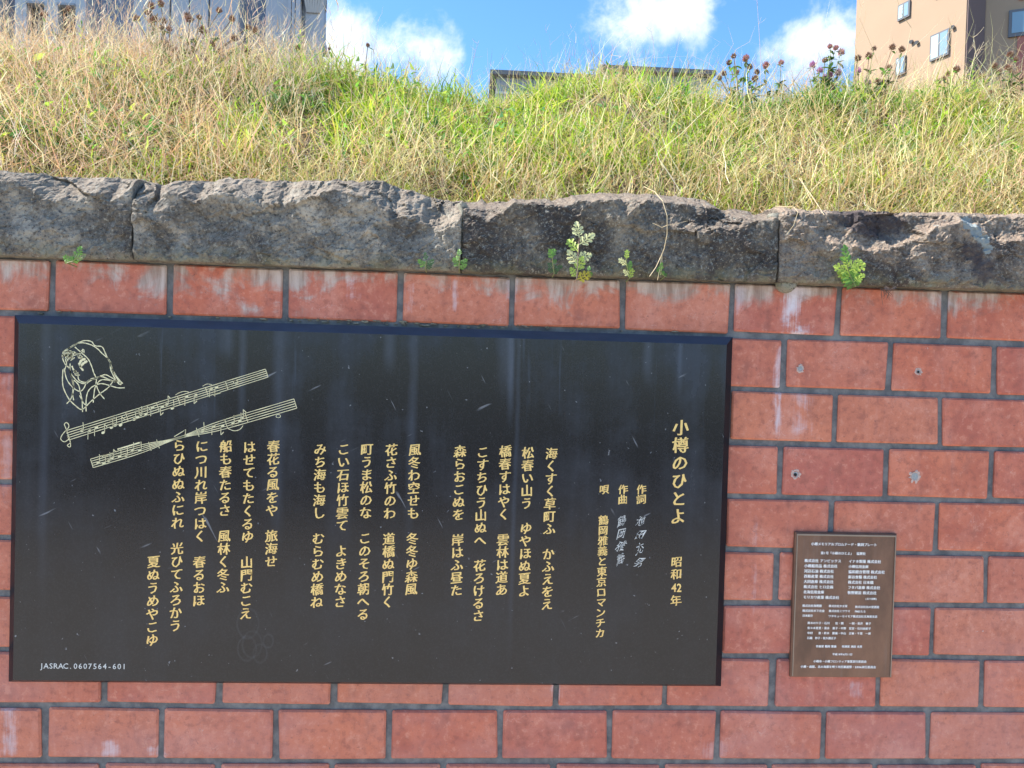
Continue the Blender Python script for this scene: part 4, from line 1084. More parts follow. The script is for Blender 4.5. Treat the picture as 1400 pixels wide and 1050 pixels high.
joint_weed(792, 325, 386, 8, 'tall bleached yellow weed with curled creamy leaves under the dark coping stone', [CREAMY, LIME, CREAMY, YEL], .042, stemmat=cmat('pink_stem', (.45, .3, .22), transl=0), pxb=785)
joint_weed(805, 370, 382, 2, 'tiny sprout right of the bleached yellow weed', [GREEN], .013)
joint_weed(856, 355, 385, 5, 'forked weed with one green and one pale leaf under the dark coping stone', [GREEN, LIME, GREEN, CREAMY], .026)
joint_weed(903, 370, 383, 4, 'low green weed where the drooping straw ends', [GREEN], .022)
joint_weed(1158, 362, 396, 14, 'bright lime green weed hanging over the brick under the purplish coping stone', [LIME, GREEN, LIME], .044)
o = joint_weed(1210, 396, 398, 3, 'dead brown roots hanging from the joint right of the lime green weed', [ROOT], .012, stemmat=ROOT)
rt = MB(); r = random.Random(8)
for i in range(9): rt.tube(curve_pts((r.uniform(-.02, .02), -.01, .006), (r.uniform(-.018, .02), -.008, -.012 - r.random() * .028), (r.uniform(-.006, .006), -.004, 0), 5), .0008, .0004, 4)
rt.build('root', ROOT, o)
# drooping straw over the coping
b = at(905, 262, .0); root = empty('drooping_straw', tuple(b), 'long dry straw drooping over the dark coping stone and splitting at its tip', 'dry grass')
m_ = MB()
def P_(px, py, y): return tuple(np.array(at(px, py, y)) - b)
m_.tube([P_(880, 255, .10), P_(895, 262, -.02), P_(906, 275, -.10), P_(912, 295, -.11), P_(912, 320, -.10), P_(908, 340, -.09), P_(903, 352, -.085)], .0011, .0011); m_.build('stalk', DRY, root)
for q in [[(903, 352), (897, 365), (888, 378)], [(904, 350), (902, 368), (899, 383)], [(905, 348), (905, 362), (903, 376)]]:
    m2 = MB(); m2.tube([P_(a, c, -.085) for a, c in q], .0011, .0007, 4); m2.build('split_tip', DRY, root)
m2 = MB(); m2.tube([P_(*a) for a in [(912, 308, -.105), (905, 311, -.09), (897, 307, -.085), (892, 305, -.08)]], .0008, .0005, 4); m2.tube([P_(*a) for a in [(912, 308, -.105), (925, 306, -.09), (940, 302, -.08)]], .0006, .0004, 4); m2.build('side_twig', DRY, root)
b = at(1075, 310, -.07); root = empty('short_straw', tuple(b), 'short curved straw over the cement joint between the dark and purplish coping stones', 'dry grass')
m_ = MB(); m_.tube([P_(1060, 282, 0.0), P_(1085, 283, -.06), P_(1091, 290, -.09), P_(1085, 308, -.09), P_(1076, 320, -.085)], .0011, .0007); m_.build('stalk', DRY, root)
b = at(1120, 285, -.05); root = empty('fallen_straw', tuple(b), 'forked dry straw fallen across the rim of the purplish coping stone', 'dry grass')
m_ = MB(); m_.tube([P_(1092, 243, .3), P_(1110, 268, .05), P_(1127, 294, -.07)], .0014, .0008); m_.tube([P_(1095, 243, .3), P_(1103, 262, .1), P_(1112, 280, -.03)], .0010, .0007); m_.build('stalk', DRY, root)

BST = cmat('brown_stem', (.26, .17, .09), transl=.1)
# red clover and its dry heads on the crest.  head list: photo position of each flower, kind
def clover(label, base_px, heads, y=1.05, green=0, group='red clover plants on the crest', leafsize=.034, name='red_clover', hs=.0175):
    bp_ = at(base_px[0], base_px[1], y); bz = float(bank(bp_[0], y)); b = np.array([bp_[0], y, bz])
    root = empty(name, tuple(b), label, 'plant', group); r = random.Random(int(base_px[0] * 7 + base_px[1]))
    for (hx, hy, kind) in heads:
        yy = y + r.uniform(-.06, .06); hp = np.array(at(hx, hy, yy)) - b
        m_ = MB(); st0 = np.array([hp[0] * .25 + r.uniform(-.02, .02), r.uniform(-.03, .03), -.02])
        pts = curve_pts(st0, hp, (r.uniform(-.012, .012), r.uniform(-.02, .02), 0)); m_.tube(pts, .0021, .0015); m_.build('stem', STEM if kind != 'd' else BST, root)
        mt = {'p': PINK, 'r': ROSE, 'd': BRN}[kind]
        key = 'flower_head%d' % r.randrange(3)
        def mk(kk=key):
            q = head_mesh(1.0, int(kk[-1])); return q.v, q.f
        me = shared(key, mk, mt); o = link('flower_head' if kind != 'd' else 'seed_head', me, root); o.location = tuple(hp); s = hs * r.uniform(.8, 1.15) * (1 if kind == 'p' else .8)
        o.scale = (s, s, s); o.rotation_euler = (r.uniform(-.4, .4), r.uniform(-.4, .4), r.uniform(0, 6))
        for k in range(2 if kind != 'd' else 1):
            me = shared('leaflet', lambda: oval_leaf(1, .42), DKGREEN if kind != 'd' else GREEN)
            put_leaf('leaf', me, root, tuple(hp - np.array([0, 0, hs * .8])), r.uniform(0, 6.28), r.uniform(-.5, .6), 0, leafsize * r.uniform(.6, .9))
        if green:
            for k in range(green):
                t = r.uniform(.05, .85); i = int(t * 6); q = pts[i]
                me = shared('leaflet', lambda: oval_leaf(1, .42), DKGREEN if r.random() < .6 else GREEN)
                az = r.uniform(0, 6.28)
                for dz in (-.9, 0, .9): put_leaf('leaf', me, root, q, az + dz, r.uniform(-.4, .7), 0, leafsize * r.uniform(.7, 1.15))
    return root
clover('faded rose clover standing against the sky at the left end of the clover row', (1018, 125), [(1003, 77, 'd'), (997, 86, 'd'), (1019, 81, 'r'), (1021, 79, 'r'), (990, 101, 'd'), (1007, 99, 'd'), (984, 107, 'd'), (1025, 92, 'd'), (1035, 99, 'd'), (1032, 108, 'd')], green=5)
clover('two faded pink clover heads between the dry clover and the tall clover clump', (1060, 125), [(1047, 90, 'r'), (1068, 86, 'r')], green=9)
clover('tall clump of pink clover with drooping leaves against the white cloud', (1120, 130), [(1111, 89, 'p'), (1121, 97, 'p'), (1134, 103, 'p'), (1146, 100, 'p'), (1128, 109, 'p'), (1143, 66, 'r'), (1135, 64, 'r'), (1150, 72, 'r'), (1128, 83, 'd')], green=14, leafsize=.034)
clover('pink clover and brown seed heads against the left edge of the tan building', (1180, 130), [(1173, 97, 'p'), (1186, 113, 'p'), (1173, 80, 'd'), (1195, 67, 'd'), (1220, 65, 'd'), (1233, 68, 'd'), (1188, 77, 'd'), (1216, 93, 'd'), (1200, 112, 'd'), (1208, 114, 'd')], green=6)
clover('brown clover heads at the foot of the dark strip of the tan building', (1300, 135), [(1297, 101, 'd'), (1308, 95, 'd'), (1283, 112, 'd'), (1342, 105, 'd'), (1290, 108, 'd')], green=3)
clover('brown clover heads at the right end of the bank before the red corner', (1380, 135), [(1381, 75, 'd'), (1389, 81, 'd'), (1360, 90, 'd'), (1379, 93, 'd'), (1384, 99, 'd'), (1365, 99, 'd'), (1355, 127, 'r'), (1398, 110, 'd')], green=5)
G2 = 'dry thistle-like weeds on the left of the bank'
clover('dry weed with brown heads in front of the second dark window of the grey building', (110, 130), [(101, 41, 'd'), (60, 20, 'd'), (94, 12, 'd')], green=1, group=G2, name='dry_weed')
clover('bushy dry weed with many brown heads at the top of the left bank', (230, 150), [(206, 8, 'd'), (220, 5, 'd'), (187, 26, 'd'), (211, 26, 'd'), (256, 22, 'd'), (272, 24, 'd'), (317, 26, 'd'), (300, 15, 'd'), (348, 42, 'd'), (231, 40, 'd'), (290, 60, 'd')] + [(random.Random(k).uniform(185, 345), random.Random(k + 99).uniform(15, 110), 'd') for k in range(16)], green=9, leafsize=.022, group=G2, name='dry_weed', hs=.018)
clover('low dry weed with a cluster of dark heads in the middle of the left bank', (262, 170), [(243, 106, 'd'), (257, 93, 'd'), (273, 98, 'd'), (275, 109, 'd'), (258, 122, 'd'), (279, 81, 'd'), (316, 139, 'd'), (162, 92, 'd'), (240, 70, 'd')], y=.85, green=7, leafsize=.02, group=G2, name='dry_weed', hs=.016)
clover('dry weed with two dark heads against the right side of the grey building', (400, 130), [(407, 66, 'd'), (352, 83, 'd'), (350, 42, 'd')], green=7, leafsize=.02, group=G2, name='dry_weed', hs=.016)
clover('thin stalk with one brown head beside the grey building corner', (450, 130), [(450, 67, 'd')], group=G2, name='dry_weed', hs=.011)
clover('thin stalk with one brown head against the white cloud', (503, 130), [(503, 62, 'd')], group=G2, name='dry_weed', hs=.011)

# broad leaved weed at the left edge
def broad(label, spots, y, base):
    bp_ = at(*base, y); b = np.array([bp_[0], y, float(bank(bp_[0], y))]); root = empty('broad_leaved_weed', tuple(b), label, 'weed', 'broad leaved weeds on the left of the bank')
    r = random.Random(int(base[0])); m_ = MB()
    for (px, py, s, az, mt) in spots:
        p = np.array(at(px, py, y - .03)) - b
        m_.tube(curve_pts((0, 0, -.02), p, (0, -.02, 0), 5), .0015, .0009, 4)
        me = shared('oval_leaf', lambda: oval_leaf(1, .62), mt)
        o = put_leaf('leaf', me, root, tuple(p), 0, 0, 0, s); o.rotation_euler = (math.radians(r.uniform(20, 65)), r.uniform(-.4, .4), az)
    m_.build('stem', STEM, root)
broad('large oval green leaves at the left edge of the bank', [(2, 85, .055, -.3, GREEN), (5, 105, .05, -1.8, GREEN), (45, 84, .05, -1.5, LIME), (28, 78, .045, 1.5, LIME)], .9, (15, 130))
broad('group of oval and folded leaves below the grey building windows', [(72, 72, .045, -1.2, GREEN), (75, 82, .04, -.9, CREAMY), (98, 92, .05, .6, GREEN), (103, 80, .05, -.2, LIME), (122, 95, .045, .2, LIME), (115, 110, .045, 1.9, GREEN), (150, 82, .035, .5, LIME)], .9, (95, 135))
broad('scattered small round leaves in the straw at the middle left of the bank', [(180, 95, .04, .4, LIME), (75, 118, .03, -.4, LIME), (55, 100, .03, .6, YEL), (200, 108, .03, 1.0, GREEN), (143, 108, .03, -1, LIME)], .86, (150, 150))

# leafy green sprays and coarse tufts
def tuft_(label, px, py, y, n, h0, h1, w, cols, spread=.05, name='grass_tuft', lean=.3):
    bp_ = at(px, py, y); b = np.array([bp_[0], y, float(bank(bp_[0], y)) - .01])
    root = empty(name, tuple(b), label, 'grass tuft', 'coarse grass tufts on the bank')
    base = rng.normal(0, spread, (n, 3)) * [1, .6, 0]
    o = blades('blades', base, rng.uniform(h0, h1, n), rng.uniform(w * .7, w * 1.3, n), rng.uniform(-3.14, 3.14, n), np.abs(rng.normal(lean, .18, n)), np.abs(rng.normal(.9, .5, n)), pal(n, cols, .15), MAT['blade'], 6)
    o.parent = root; o['kind'] = 'stuff'
    for k in ('label', 'category'):
        if k in o: del o[k]
tuft_('lush bright green tuft rising below the corner of the grey building', 440, 150, .95, 220, .12, .26, .006, [(.28, .40, .06), (.2, .34, .05), (.4, .45, .1)], .07)
tuft_('dark green arching tuft in front of the middle low roof', 910, 120, 1.08, 70, .14, .22, .008, [(.12, .24, .05), (.18, .3, .06)], .035, lean=.35)
tuft_('green tuft left of the low grey roofs', 600, 130, 1.05, 160, .10, .18, .005, [(.24, .36, .05), (.34, .42, .08)], .09)
tuft_('green tuft with shade darkened into its colour at the middle of the left slope', 385, 150, .75, 180, .08, .15, .006, [(.08, .17, .04), (.12, .22, .05)], .08)  # blades coloured darker to stand for shade
tuft_('dark green arching blades left of the tall pink clover', 1100, 110, 1.05, 30, .12, .18, .006, [(.1, .2, .05)], .03, lean=.4)
tuft_('dark green leafy tuft at the foot of the faded rose clover', 1015, 122, 1.0, 150, .07, .14, .007, [(.12, .26, .05), (.2, .36, .06)], .08)
tuft_('dark green leafy tuft at the foot of the tall pink clover', 1125, 122, 1.0, 190, .08, .15, .008, [(.10, .24, .05), (.18, .32, .06)], .08)
tuft_('green tuft at the foot of the brown clover heads by the tan building edge', 1200, 128, 1.0, 130, .07, .12, .007, [(.16, .30, .05), (.3, .42, .08)], .08)
tuft_('broad lime blades in the straw at the lower left of the bank', 75, 215, .42, 16, .10, .17, .010, [(.5, .6, .1), (.4, .5, .1)], .03, lean=.6)
tuft_('broad lime blades lying above the joint of the two left coping stones', 200, 225, .36, 14, .10, .16, .009, [(.5, .6, .12), (.35, .48, .1)], .03, lean=.6)
# upright leafy sprays (fleabane-like): stem with whorled narrow leaves
def spray(label, px, py_top, py_base, y, size=.03, n=26, mats=(GREEN, LIME)):
    tp = at(px, py_top, y); bz = min(float(bank(tp[0], y)), tp[2] - .04); b = np.array([tp[0], y, bz]); root = empty('leafy_weed', tuple(b), label, 'weed', 'upright leafy weeds on the bank')
    Hh = tp[2] - bz; m_ = MB(); m_.tube([(0, 0, -.01), (.004, 0, Hh * .5), (0, 0, Hh)], .0018, .0010); m_.build('stem', STEM, root); r = random.Random(int(px))
    for i in range(n):
        t = .15 + .85 * i / n; me = shared('narrow_leaf', lambda: oval_leaf(1, .26, .2, .25), mats[r.randrange(len(mats))])
        o = put_leaf('leaf', me, root, (0, 0, Hh * t), i * 2.4, .9 * t + r.uniform(-.2, .3), 0, size * (1.15 - .6 * t) * r.uniform(.8, 1.2))
spray('upright leafy weed against the right part of the grey building', 410, 45, 90, 1.05, .035)
spray('pale leafy weed at the second dark window of the grey building', 112, 32, 75, 1.05, .035, mats=(LIME, GREEN))
spray('leafy weed on the skyline left of the low roofs', 622, 95, 120, 1.08, .028)
spray('leafy weed in front of the dark strip of the tan building', 1330, 82, 125, 1.05, .032, mats=(GREEN, LIME))
spray('leafy weed on the skyline below the left white cloud', 500, 95, 125, 1.08, .03)
OLV = cmat('olive_leaf', (.34, .38, .12)); TANL = cmat('withered_leaf', (.55, .40, .22))
for (px_, pt, y_, sz_, n_, lab) in [(214, 22, 1.05, .034, 34, 'tallest withered leafy weed at the top of the left bank'), (246, 38, 1.02, .032, 30, 'withered leafy weed right of the tallest one on the left bank'),
                               (292, 44, 1.05, .032, 30, 'olive leafy weed before the pale panels of the grey building'), (322, 62, .98, .03, 28, 'olive leafy weed left of the dark blue recess of the grey building'),
                               (165, 66, 1.0, .032, 26, 'low olive leafy weed before the blue panel beside the windows'), (268, 84, .85, .03, 26, 'short olive leafy weed halfway down the left bank'),
                               (535, 104, 1.05, .03, 24, 'leafy weed on the skyline below the wispy end of the left cloud'), (385, 84, .9, .03, 26, 'dark leafy weed left of the bright green tuft')]:
    spray(lab, px_, pt, pt + 50, y_, sz_, n_, (OLV, TANL, GREEN) if px_ < 330 else (GREEN, LIME))
spray('feathery green weed standing low in the middle of the bank', 622, 165, 250, .40, .026, 30)
spray('leafy weed on the skyline right of the tan building edge', 1215, 100, 125, 1.06, .026, mats=(GREEN,))

# tall single stalks
def stalk(label, pts, y, w=.0016, twigs=6, tw=.04, mat=DRY, name='tall_stalk'):
    P0 = np.array(at(*pts[0], y)); root = empty(name, tuple(P0), label, 'dry grass', 'tall single dry stalks')
    q = [tuple(np.array(at(a, b_, y)) - P0) for a, b_ in pts]; m_ = MB(); m_.tube(q, w, w * .5, 5); m_.build('stalk', mat, root)
    r = random.Random(int(pts[0][0])); m2 = MB()
    for k in range(twigs):
        t = r.uniform(.5, 1) * (len(q) - 1); i = min(len(q) - 2, int(t)); a = np.array(q[i]); c = np.array(q[i + 1]); p = a + (c - a) * (t - i)
        e = p + np.array([r.uniform(-1, 1), r.uniform(-.6, .6), r.uniform(.2, 1.0)]) * tw
        m2.tube(curve_pts(p, e, (0, 0, -tw * .1), 4), w * .45, w * .25, 4)
    if twigs: m2.build('seed_twigs', mat, root)
stalk('very tall thin stalk reaching out of the picture top left of the pink clover', [(1040, 145), (1040, 80), (1037, 30), (1034, -15)], .9, .0011, 5)
stalk('tall bent pale stalk crossing the lower windows of the tan building', [(1205, 160), (1225, 110), (1240, 70), (1246, 38), (1232, 18), (1225, -5)], .9, .0016, 2)
stalk('pale stalk leaning across the first window of the tan building', [(1260, 150), (1285, 90), (1298, 55), (1302, 38)], .95, .0013, 5)
stalk('forked dry stalks in front of the dark strip of the tan building', [(1322, 125), (1328, 95), (1334, 70), (1331, 50)], .95, .0015, 8, .05)
stalk('dry stalk bending right at the tan building edge of the dark strip', [(1305, 140), (1322, 100), (1336, 75), (1345, 57)], 1.0, .0012, 2)
stalk('dark stalk crossing the upper left of the tan building', [(1200, 85), (1188, 55), (1175, 25), (1182, -5)], 1.0, .0010, 3)
stalk('long pale stalk lying level across the grass below the faded clover', [(975, 112), (1015, 128), (1060, 132), (1110, 136)], .85, .0016, 0)
stalk('straight pale stalk leaning right beside the low roofs', [(752, 120), (768, 97), (780, 78)], 1.0, .0011, 2)
stalk('pale stalk leaning over the corner post of the middle roof', [(868, 180), (855, 130), (838, 118), (826, 112)], .85, .0013, 3)
stalk('tall pinkish stalk on the skyline at the middle of the picture', [(640, 120), (645, 95), (650, 70), (655, 55)], 1.0, .0011, 7)
stalk('pale stalk with a tuft on top before the central cloud', [(893, 120), (895, 80), (893, 55), (889, 38)], 1.0, .0010, 6, .03)
stalk('leaning straw rising from the left weeds across the grey wall', [(200, 160), (270, 110), (335, 75), (365, 35)], .9, .0017, 6)
stalk('leaning straw ending near the top at the right of the grey building', [(330, 120), (375, 70), (395, 45), (415, 22)], 1.0, .0014, 4)
stalk('long straw sloping up right under the leaning straws of the left weeds', [(240, 170), (310, 130), (380, 100), (440, 90)], .8, .0015, 2)
stalk('pale straw standing upright before the first dark window', [(30, 130), (45, 70), (60, 20), (70, -10)], 1.0, .0015, 6)
stalk('long straw leaning right over the blue recess of the grey building', [(120, 90), (150, 45), (160, 20), (175, 0)], 1.0, .0014, 4)
stalk('thick pale straw lying diagonally just above the scalloped coping stone', [(172, 188), (195, 215), (212, 232), (225, 246)], .22, .0018, 1)
stalk('curved pale straw arching at the lower right of the bank', [(1200, 265), (1225, 243), (1270, 240), (1315, 268), (1322, 285)], .30, .0012, 0)
stalk('long straight straw crossing the middle right of the bank', [(1090, 200), (1150, 160), (1200, 135), (1262, 105)], .8, .0014, 0)
stalk('pair crossing straw at the upper right of the bank', [(1265, 200), (1235, 140), (1250, 100), (1290, 80)], .8, .0012, 1)
# curled brown leaves caught in the straw
DB = cmat('dead_leaf', (.30, .16, .08), transl=.25)
for i, (px, py, yy, s, lab, mt) in enumerate([(1040, 240, .45, .05, 'yellow dead leaf lying in the straw above the cement joint', YEL), (1300, 195, .62, .06, 'long rust brown dead leaf in the straw at the right of the bank', DB), (1185, 225, .5, .045, 'small brown dead leaf below the pink clover', DB),
                                (635, 235, .40, .04, 'small yellow dead leaf above the joint of the two middle coping stones', YEL), (880, 185, .6, .05, 'curled brown dead leaf below the middle roofs', DB), (110, 150, .75, .035, 'grey curled dead leaf in the left straw', DB)]):
    p = at(px, py, yy); p[2] = max(p[2], 0)
    me = shared('dead_leaf', lambda: oval_leaf(1, .35, .5, .5), mt); o = link('dead_leaf', me, None); o.location = tuple(p); o.scale = (s, s, s)
    o.rotation_euler = (.7, .3 * i, 1.1 * i - 1); tag(o, lab, 'leaf', 'dead leaves caught in the straw')

# ------------------------------------------------------------------ buildings behind
def bmat(name, c, rough=.85, var=.12, scale=.8): return plain(name, c, rough, var=var, scale=scale)
YL = 20.0
gb = empty('grey_building', (at(200, 0, YL)[0], YL, 0), 'pale blue grey panelled building with flared eaves standing behind the left of the bank', 'building')
og = gb.location
MAT['bwall'] = bmat('grey_render', (0.46, 0.46, 0.47)); MAT['bblue'] = bmat('blue_grey_recess', (0.22, 0.26, 0.34)); MAT['bpier'] = bmat('pale_pier', (0.50, 0.50, 0.50)); MAT['bdark'] = bmat('dark_window', (0.05, 0.045, 0.05), .3)
MAT['btrim'] = bmat('grey_trim', (0.33, 0.34, 0.36)); MAT['glass'] = bmat('window_glass', (0.22, 0.32, 0.38), .12)
ztop = at(200, -170, YL)[2]
def X(px, Y=YL): return at(px, 30, Y)[0] - og[0]
def Z(py, px=200, Y=YL): return at(px, py, Y)[2]
def away(px, Y, dist, extra):
    """plan offset that runs away from the camera along a sight line, turned a little to hide the flank"""
    d = ray(px, 30)[:2]; d = d / d[1]; return (d[0] + extra) * dist
m_ = MB(); m_.prism([(X(-420), .6), (X(437), .6), (X(437) + away(437, YL, 13, -.06), 14), (X(-420), 14)], 0, ztop); m_.build('wall', MAT['bblue'], gb)
def gpart(name, a, b, z0, z1, dep, mat, y1=.6):
    q = MB(); q.box(X(a), X(b), -dep, y1 - .003, z0, z1); return q.build(name, mat, gb)
for (a, b, d) in [(20, 36, .0), (60, 79, .0), (103, 117, .0), (183, 206, .02), (208, 232, .05), (234, 258, .02), (260, 285, .05), (287, 326, .02), (395, 399, .12), (401, 405, .2), (407, 413, .28), (418, 437, .05), (-30, -6, .0), (-90, -60, 0), (-180, -120, 0), (-300, -220, 0)]:
    gpart('facade_panel', a, b, .0, ztop, d, MAT['bpier'] if a < 180 else MAT['bwall'])
gpart('facade_panel', 361, 394.5, 0, ztop, -.15, MAT['bwall'])
for (a, b) in [(36, 60), (79, 103)]:
    gpart('spandrel', a + .2, b - .2, Z(11), ztop, .0, MAT['bpier']); gpart('spandrel', a + .2, b - .2, 0, Z(62), .0, MAT['bpier'])
    gpart('lintel', a + .2, b - .2, Z(14), Z(11) - .004, .08, MAT['btrim'])
    q = MB(); q.box(X(a + .2), X(b - .2), .25, .58, Z(62) + .004, Z(14) - .004); wo_ = q.build('window', MAT['bdark'], gb)
    q = MB(); q.box(X((a + b) / 2 - .4), X((a + b) / 2 + .4), .18, .246, Z(62) + .01, Z(14) - .01); q.build('mullion', MAT['btrim'], wo_)
# drainpipe
q = MB(); q.tube([(X(415.5), .1, .1), (X(415.5), .1, ztop - .5)], .09, .09, 8); q.build('drainpipe', MAT['btrim'], gb)
# flared cornice: foot at photo (437,20), widening upwards to (450,0)
ze = Z(20, 437); zf = Z(-2, 450); xa = X(437)
def flare():
    q = MB(); d = X(450) - xa
    x0 = X(-420); k = d
    steps = [(0, 0), (.25, .35), (.6, .75), (1.0, 1.0), (1.05, 1.6)]
    v = []; f = []
    for (o_, h_) in steps:
        zz = ze + (zf - ze) * h_
        v += [(x0, -o_ * k, zz), (xa + o_ * k, -o_ * k, zz), (xa + o_ * k, 14, zz), (x0, 14, zz)]
    for i in range(len(steps) - 1):
        for j in range(3): f.append((i * 4 + j, i * 4 + j + 1, i * 4 + 4 + j + 1, i * 4 + 4 + j))
    n_ = len(steps) - 1; f.append((n_ * 4, n_ * 4 + 1, n_ * 4 + 2, n_ * 4 + 3))
    # only the right-hand wing rises this low in view; it runs all along
    q.add(v, f); return q
MAT['eave'] = bmat('grey_eaves', (0.30, 0.31, 0.33), .6)
# the eaves cap a corner turret only, so the wall face to its left stays open to the top of the picture
def turret():
    q = MB(); k = X(450) - xa; x0 = X(421)
    steps = [(0, 0), (.22, .35), (.6, .78), (1.0, 1.0), (1.05, 3.0)]
    v = []; f = []
    for (o_, h_) in steps:
        zz = ze + (zf - ze) * h_
        v += [(x0 - o_ * k * .3, -.06 - o_ * k, zz + .5 * (1 - min(1, h_))), (xa + .02 + o_ * k, -.06 - o_ * k, zz), (xa + .02 + o_ * k + away(445, YL, 3, -.1), 3, zz), (x0 - o_ * k * .3, 3, zz)]
    for i in range(len(steps) - 1):
        for j in range(4): a = i * 4 + j; c = i * 4 + (j + 1) % 4; f.append((a, c, c + 4, a + 4))
    n_ = len(steps) - 1; f.append((n_ * 4, n_ * 4 + 1, n_ * 4 + 2, n_ * 4 + 3)); q.add(v, f); return q
tr = turret().build('eaves', MAT['eave'], gb)
q = MB(); k = X(450) - xa
for i in range(7):
    t = i / 6; x_ = X(421) + (xa - X(421)) * t
    q.tube([(x_, -.07, ze + .02 + .5 * 0), (x_ + .6 * k * (t - .2), -.1 - .6 * k, ze + (zf - ze) * .78), (x_ + k * (t - .2), -.1 - k, zf)], .05, .05, 5)
q.build('eaves_rib', MAT['bpier'], tr)
q = MB(); q.box(X(434), X(446), .3, 3, 0, Z(77, 440)); q.build('side_annex', MAT['btrim'], gb)

# two low buildings at the middle
def low(label, a, b, pyl, pyr, Y, posts, depth=8):
    XA = at(a, pyl, Y); XB = at(b, pyr, Y); z_ = (XA[2] + XB[2]) / 2
    r = empty('low_building', (XA[0], Y, 0), label, 'building', 'grey metal clad low buildings behind the bank')
    W_ = XB[0] - XA[0]; q = MB(); q.box(0, W_, 0, depth, 0, z_ - .10); q.build('wall', MAT['clad'], r)
    q = MB(); q.box(-.18, W_ + .15, -.22, depth + .2, z_ - .09, z_ + .02); q.build('roof', MAT['roofedge'], r)
    for p in posts:
        q = MB(); x_ = at(p, pyl, Y)[0] - XA[0]; q.box(x_ - .05, x_ + .05, -.06, -.003, 0, z_ - .095); q.build('corner_post', MAT['bwhite'], r)
    n_ = int(W_ / .4)
    for i in range(1, n_):
        q = MB(); q.box(i * .4 - .02, i * .4 + .02, -.03, -.003, .1, z_ - .1); q.build('cladding_rib', MAT['clad'], r)
    q = MB(); q.box(0, W_, -.035, -.031, z_ - .55, z_ - .49); q.build('fascia_band', MAT['bwhite'], r)
    return r
MAT['clad'] = bmat('grey_cladding', (0.30, 0.33, 0.38), .6, scale=2); MAT['roofedge'] = bmat('brown_roof_edge', (0.20, 0.18, 0.17), .6); MAT['bwhite'] = bmat('white_trim', (0.7, 0.7, 0.7), .6)
low('long low grey building on the left, its roof line just above the grass', 679, 826, 101, 107, 19.0, [], 8)
low('low grey building on the right with white corner posts and a slightly higher roof', 828, 968, 95, 100, 17.5, [829, 858], 8)

# tan apartment building
MAT['tan'] = plain('tan_render', (0.37, 0.255, 0.165), .9, var=.10, scale=.7); MAT['tanshade'] = plain('shaded_tan_render', (0.17, 0.12, 0.11), .9, var=.1, scale=.6); MAT['redcol'] = plain('red_corner_render', (0.42, 0.15, 0.11), .85, var=.1)  # tanshade is the tan render darkened to stand for shade
Yn = 15.0
Cn = at(1320, 50, Yn)[:2]
dirL = np.array([-1.0, 2.93]); dirL /= np.linalg.norm(dirL)
def hit(px, o_, d_):
    """distance along a plan line to the sight line of column px"""
    rd = ray(px, 50)[:2]; A_ = np.array([[d_[0], -rd[0]], [d_[1], -rd[1]]]); return np.linalg.solve(A_, CAM[:2] - o_)[0]
Lf = hit(1169.5, Cn, dirL)
dirS = np.array([.92, .39]); dirS /= np.linalg.norm(dirS)          # short shaded face
Ls = hit(1345, Cn, dirS); C2 = Cn + dirS * Ls
dirF = np.array([1.0, -.5]); dirF /= np.linalg.norm(dirF)
tb_ = empty('tan_building', (Cn[0], Cn[1], 0), 'tan rendered apartment building with a narrow face painted dark as shade and bluish windows at the upper right', 'building')
def loc(p): return (p[0] - Cn[0], p[1] - Cn[1])
zT = at(1320, -190, Yn)[2]
F0 = Cn + dirL * Lf; C3 = C2 + dirF * 9.0
behind = ray(1169.5, 50)[:2] * 4 + np.array([.8, 0])
q = MB(); back2 = ray(1345, 50)[:2] * 10
q.prism([loc(Cn), loc(C2), loc(C2 + back2), loc(F0 + behind), loc(F0)][::1], 0, zT); q.build('wall', MAT['tan'], tb_)
q = MB(); q.prism([loc(C2 + np.array([.01, 0])), loc(C3), loc(C3 + back2), loc(C2 + back2 + np.array([.01, 0.]))], 0, zT); q.build('front_wall', MAT['tan'], tb_)
nS = np.array([dirS[1], -dirS[0]])
def strip(name, o_, d_, nrm, a, b, z0, z1, dep0, dep1, mat, parent):
    P4 = [o_ + d_ * a + nrm * dep0, o_ + d_ * b + nrm * dep0, o_ + d_ * b + nrm * dep1, o_ + d_ * a + nrm * dep1]
    q = MB(); q.prism([loc(p) for p in P4], z0, z1); return q.build(name, mat, parent)
strip('shade_strip', Cn, dirS, nS, .02, Ls - .02, 0, zT - .02, .004, .03, MAT['tanshade'], tb_)  # shade of the short face painted on as a darker strip
nL = np.array([-dirL[1], dirL[0]]); nL = nL if nL @ (CAM[:2] - Cn) > 0 else -nL
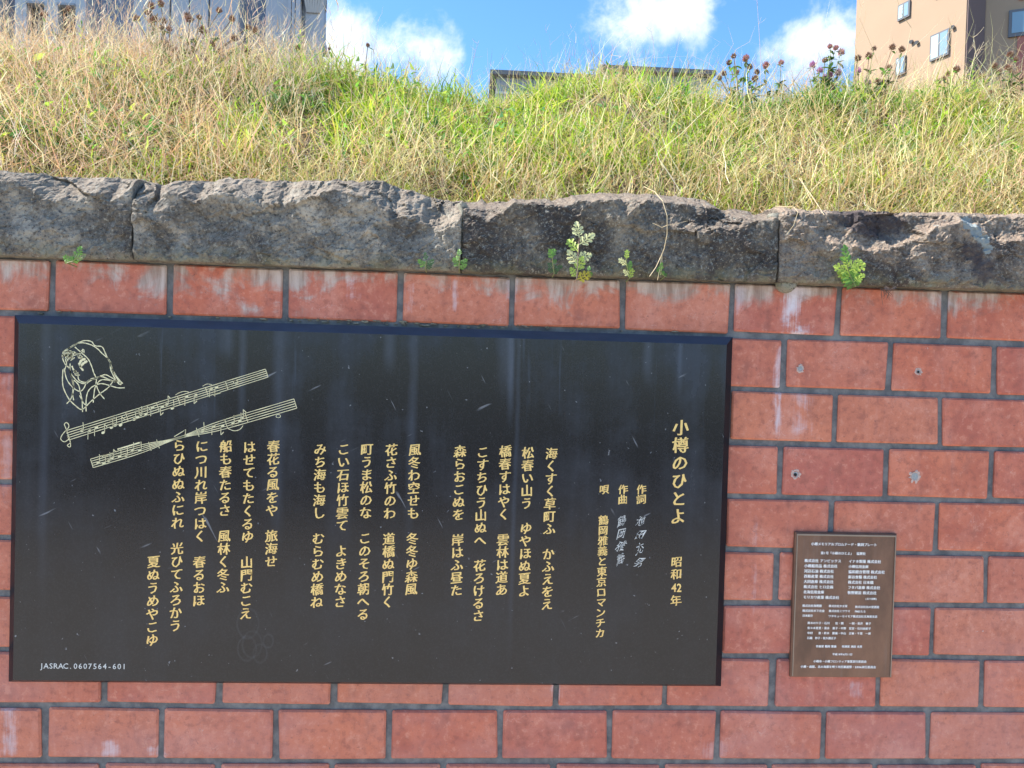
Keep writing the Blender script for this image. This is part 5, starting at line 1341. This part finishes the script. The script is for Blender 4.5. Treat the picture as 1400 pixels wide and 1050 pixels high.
def win(o_, d_, nrm, pa, pb, py_t, py_b, parent, mull=True):
    a = hit(pa, o_, d_); b = hit(pb, o_, d_); a, b = min(a, b), max(a, b)
    pm = (pa + pb) / 2; m_ = hit(pm, o_, d_); P2 = o_ + d_ * m_; dist = (P2[1] - CAM[1])
    z1 = at(pm, py_t, P2[1])[2]; z0 = at(pm, py_b, P2[1])[2]
    fr_ = strip('window', o_, d_, nrm, a, b, z0, z1, .003, .05, MAT['wframe'], parent)
    if mull:
        strip('pane', o_, d_, nrm, a + .035, (a + b) / 2 - .02, z0 + .04, z1 - .04, .051, .058, MAT['glass'], fr_)
        strip('pane', o_, d_, nrm, (a + b) / 2 + .02, b - .035, z0 + .04, z1 - .04, .051, .058, MAT['glass2'], fr_)
    else: strip('pane', o_, d_, nrm, a + .06, b - .06, z0 + .08, z1 - .06, .051, .058, MAT['glass'], fr_)
    return fr_
MAT['wframe'] = bmat('grey_window_frame', (0.13, 0.13, 0.135), .5); MAT['glass2'] = bmat('curtained_glass', (0.42, 0.52, 0.52), .15)
for (a, b, t, bo) in [(1274, 1299.5, 44, 80), (1228, 1244, 4, 26), (1228, 1240.5, 78, 103), (1277, 1300, -45, -8), (1190, 1206, 60, 80), (1190, 1206, -5, 14), (1228, 1244, -60, -40)][:4]:
    win(Cn, dirL, nL, a, b, t, bo, tb_)
nF = np.array([dirF[1], -dirF[0]]); nF = nF if nF[1] < 0 else -nF
win(C2, dirF, nF, 1378, 1412, 13, 50, tb_, False)
strip('red_corner', C2, dirF, nF, hit(1391, C2, dirF), hit(1391, C2, dirF) + 3, 0, at(1391, 55, C2[1])[2], .003, .02, MAT['redcol'], tb_)
strip('red_corner', C2, dirF, nF, hit(1391, C2, dirF), hit(1391, C2, dirF) + 3, at(1391, 10, C2[1])[2], zT - .05, .003, .02, MAT['redcol'], tb_)
q = MB(); q.prism([loc(F0 + nL * .3 + np.array([-.2, 0])), loc(Cn + nL * .3), loc(C3 + np.array([0, -.3])), loc(C3 + back2), loc(C2 + back2), loc(F0 + behind)], zT + .003, zT + .3); q.build('roof', MAT['roofedge'], tb_)
for (px, py) in [(1248, 57), (1255.5, 58), (1304, 37)]:
    m_ = hit(px, Cn, dirL); P2 = Cn + dirL * m_; z_ = at(px, py, P2[1])[2]
    q = MB(); e = P2 + nL * .02; e2 = P2 + nL * .07; q.tube([(*loc(e), z_), (*loc(e2), z_ - .02)], .045, .045, 10); q.build('vent_cap', MAT['wframe'], tb_)

print('tris', sum(len(p.vertices) - 2 for me in {o.data for o in S.objects if o.type == 'MESH'} for p in me.polygons) if False else 'n/a')
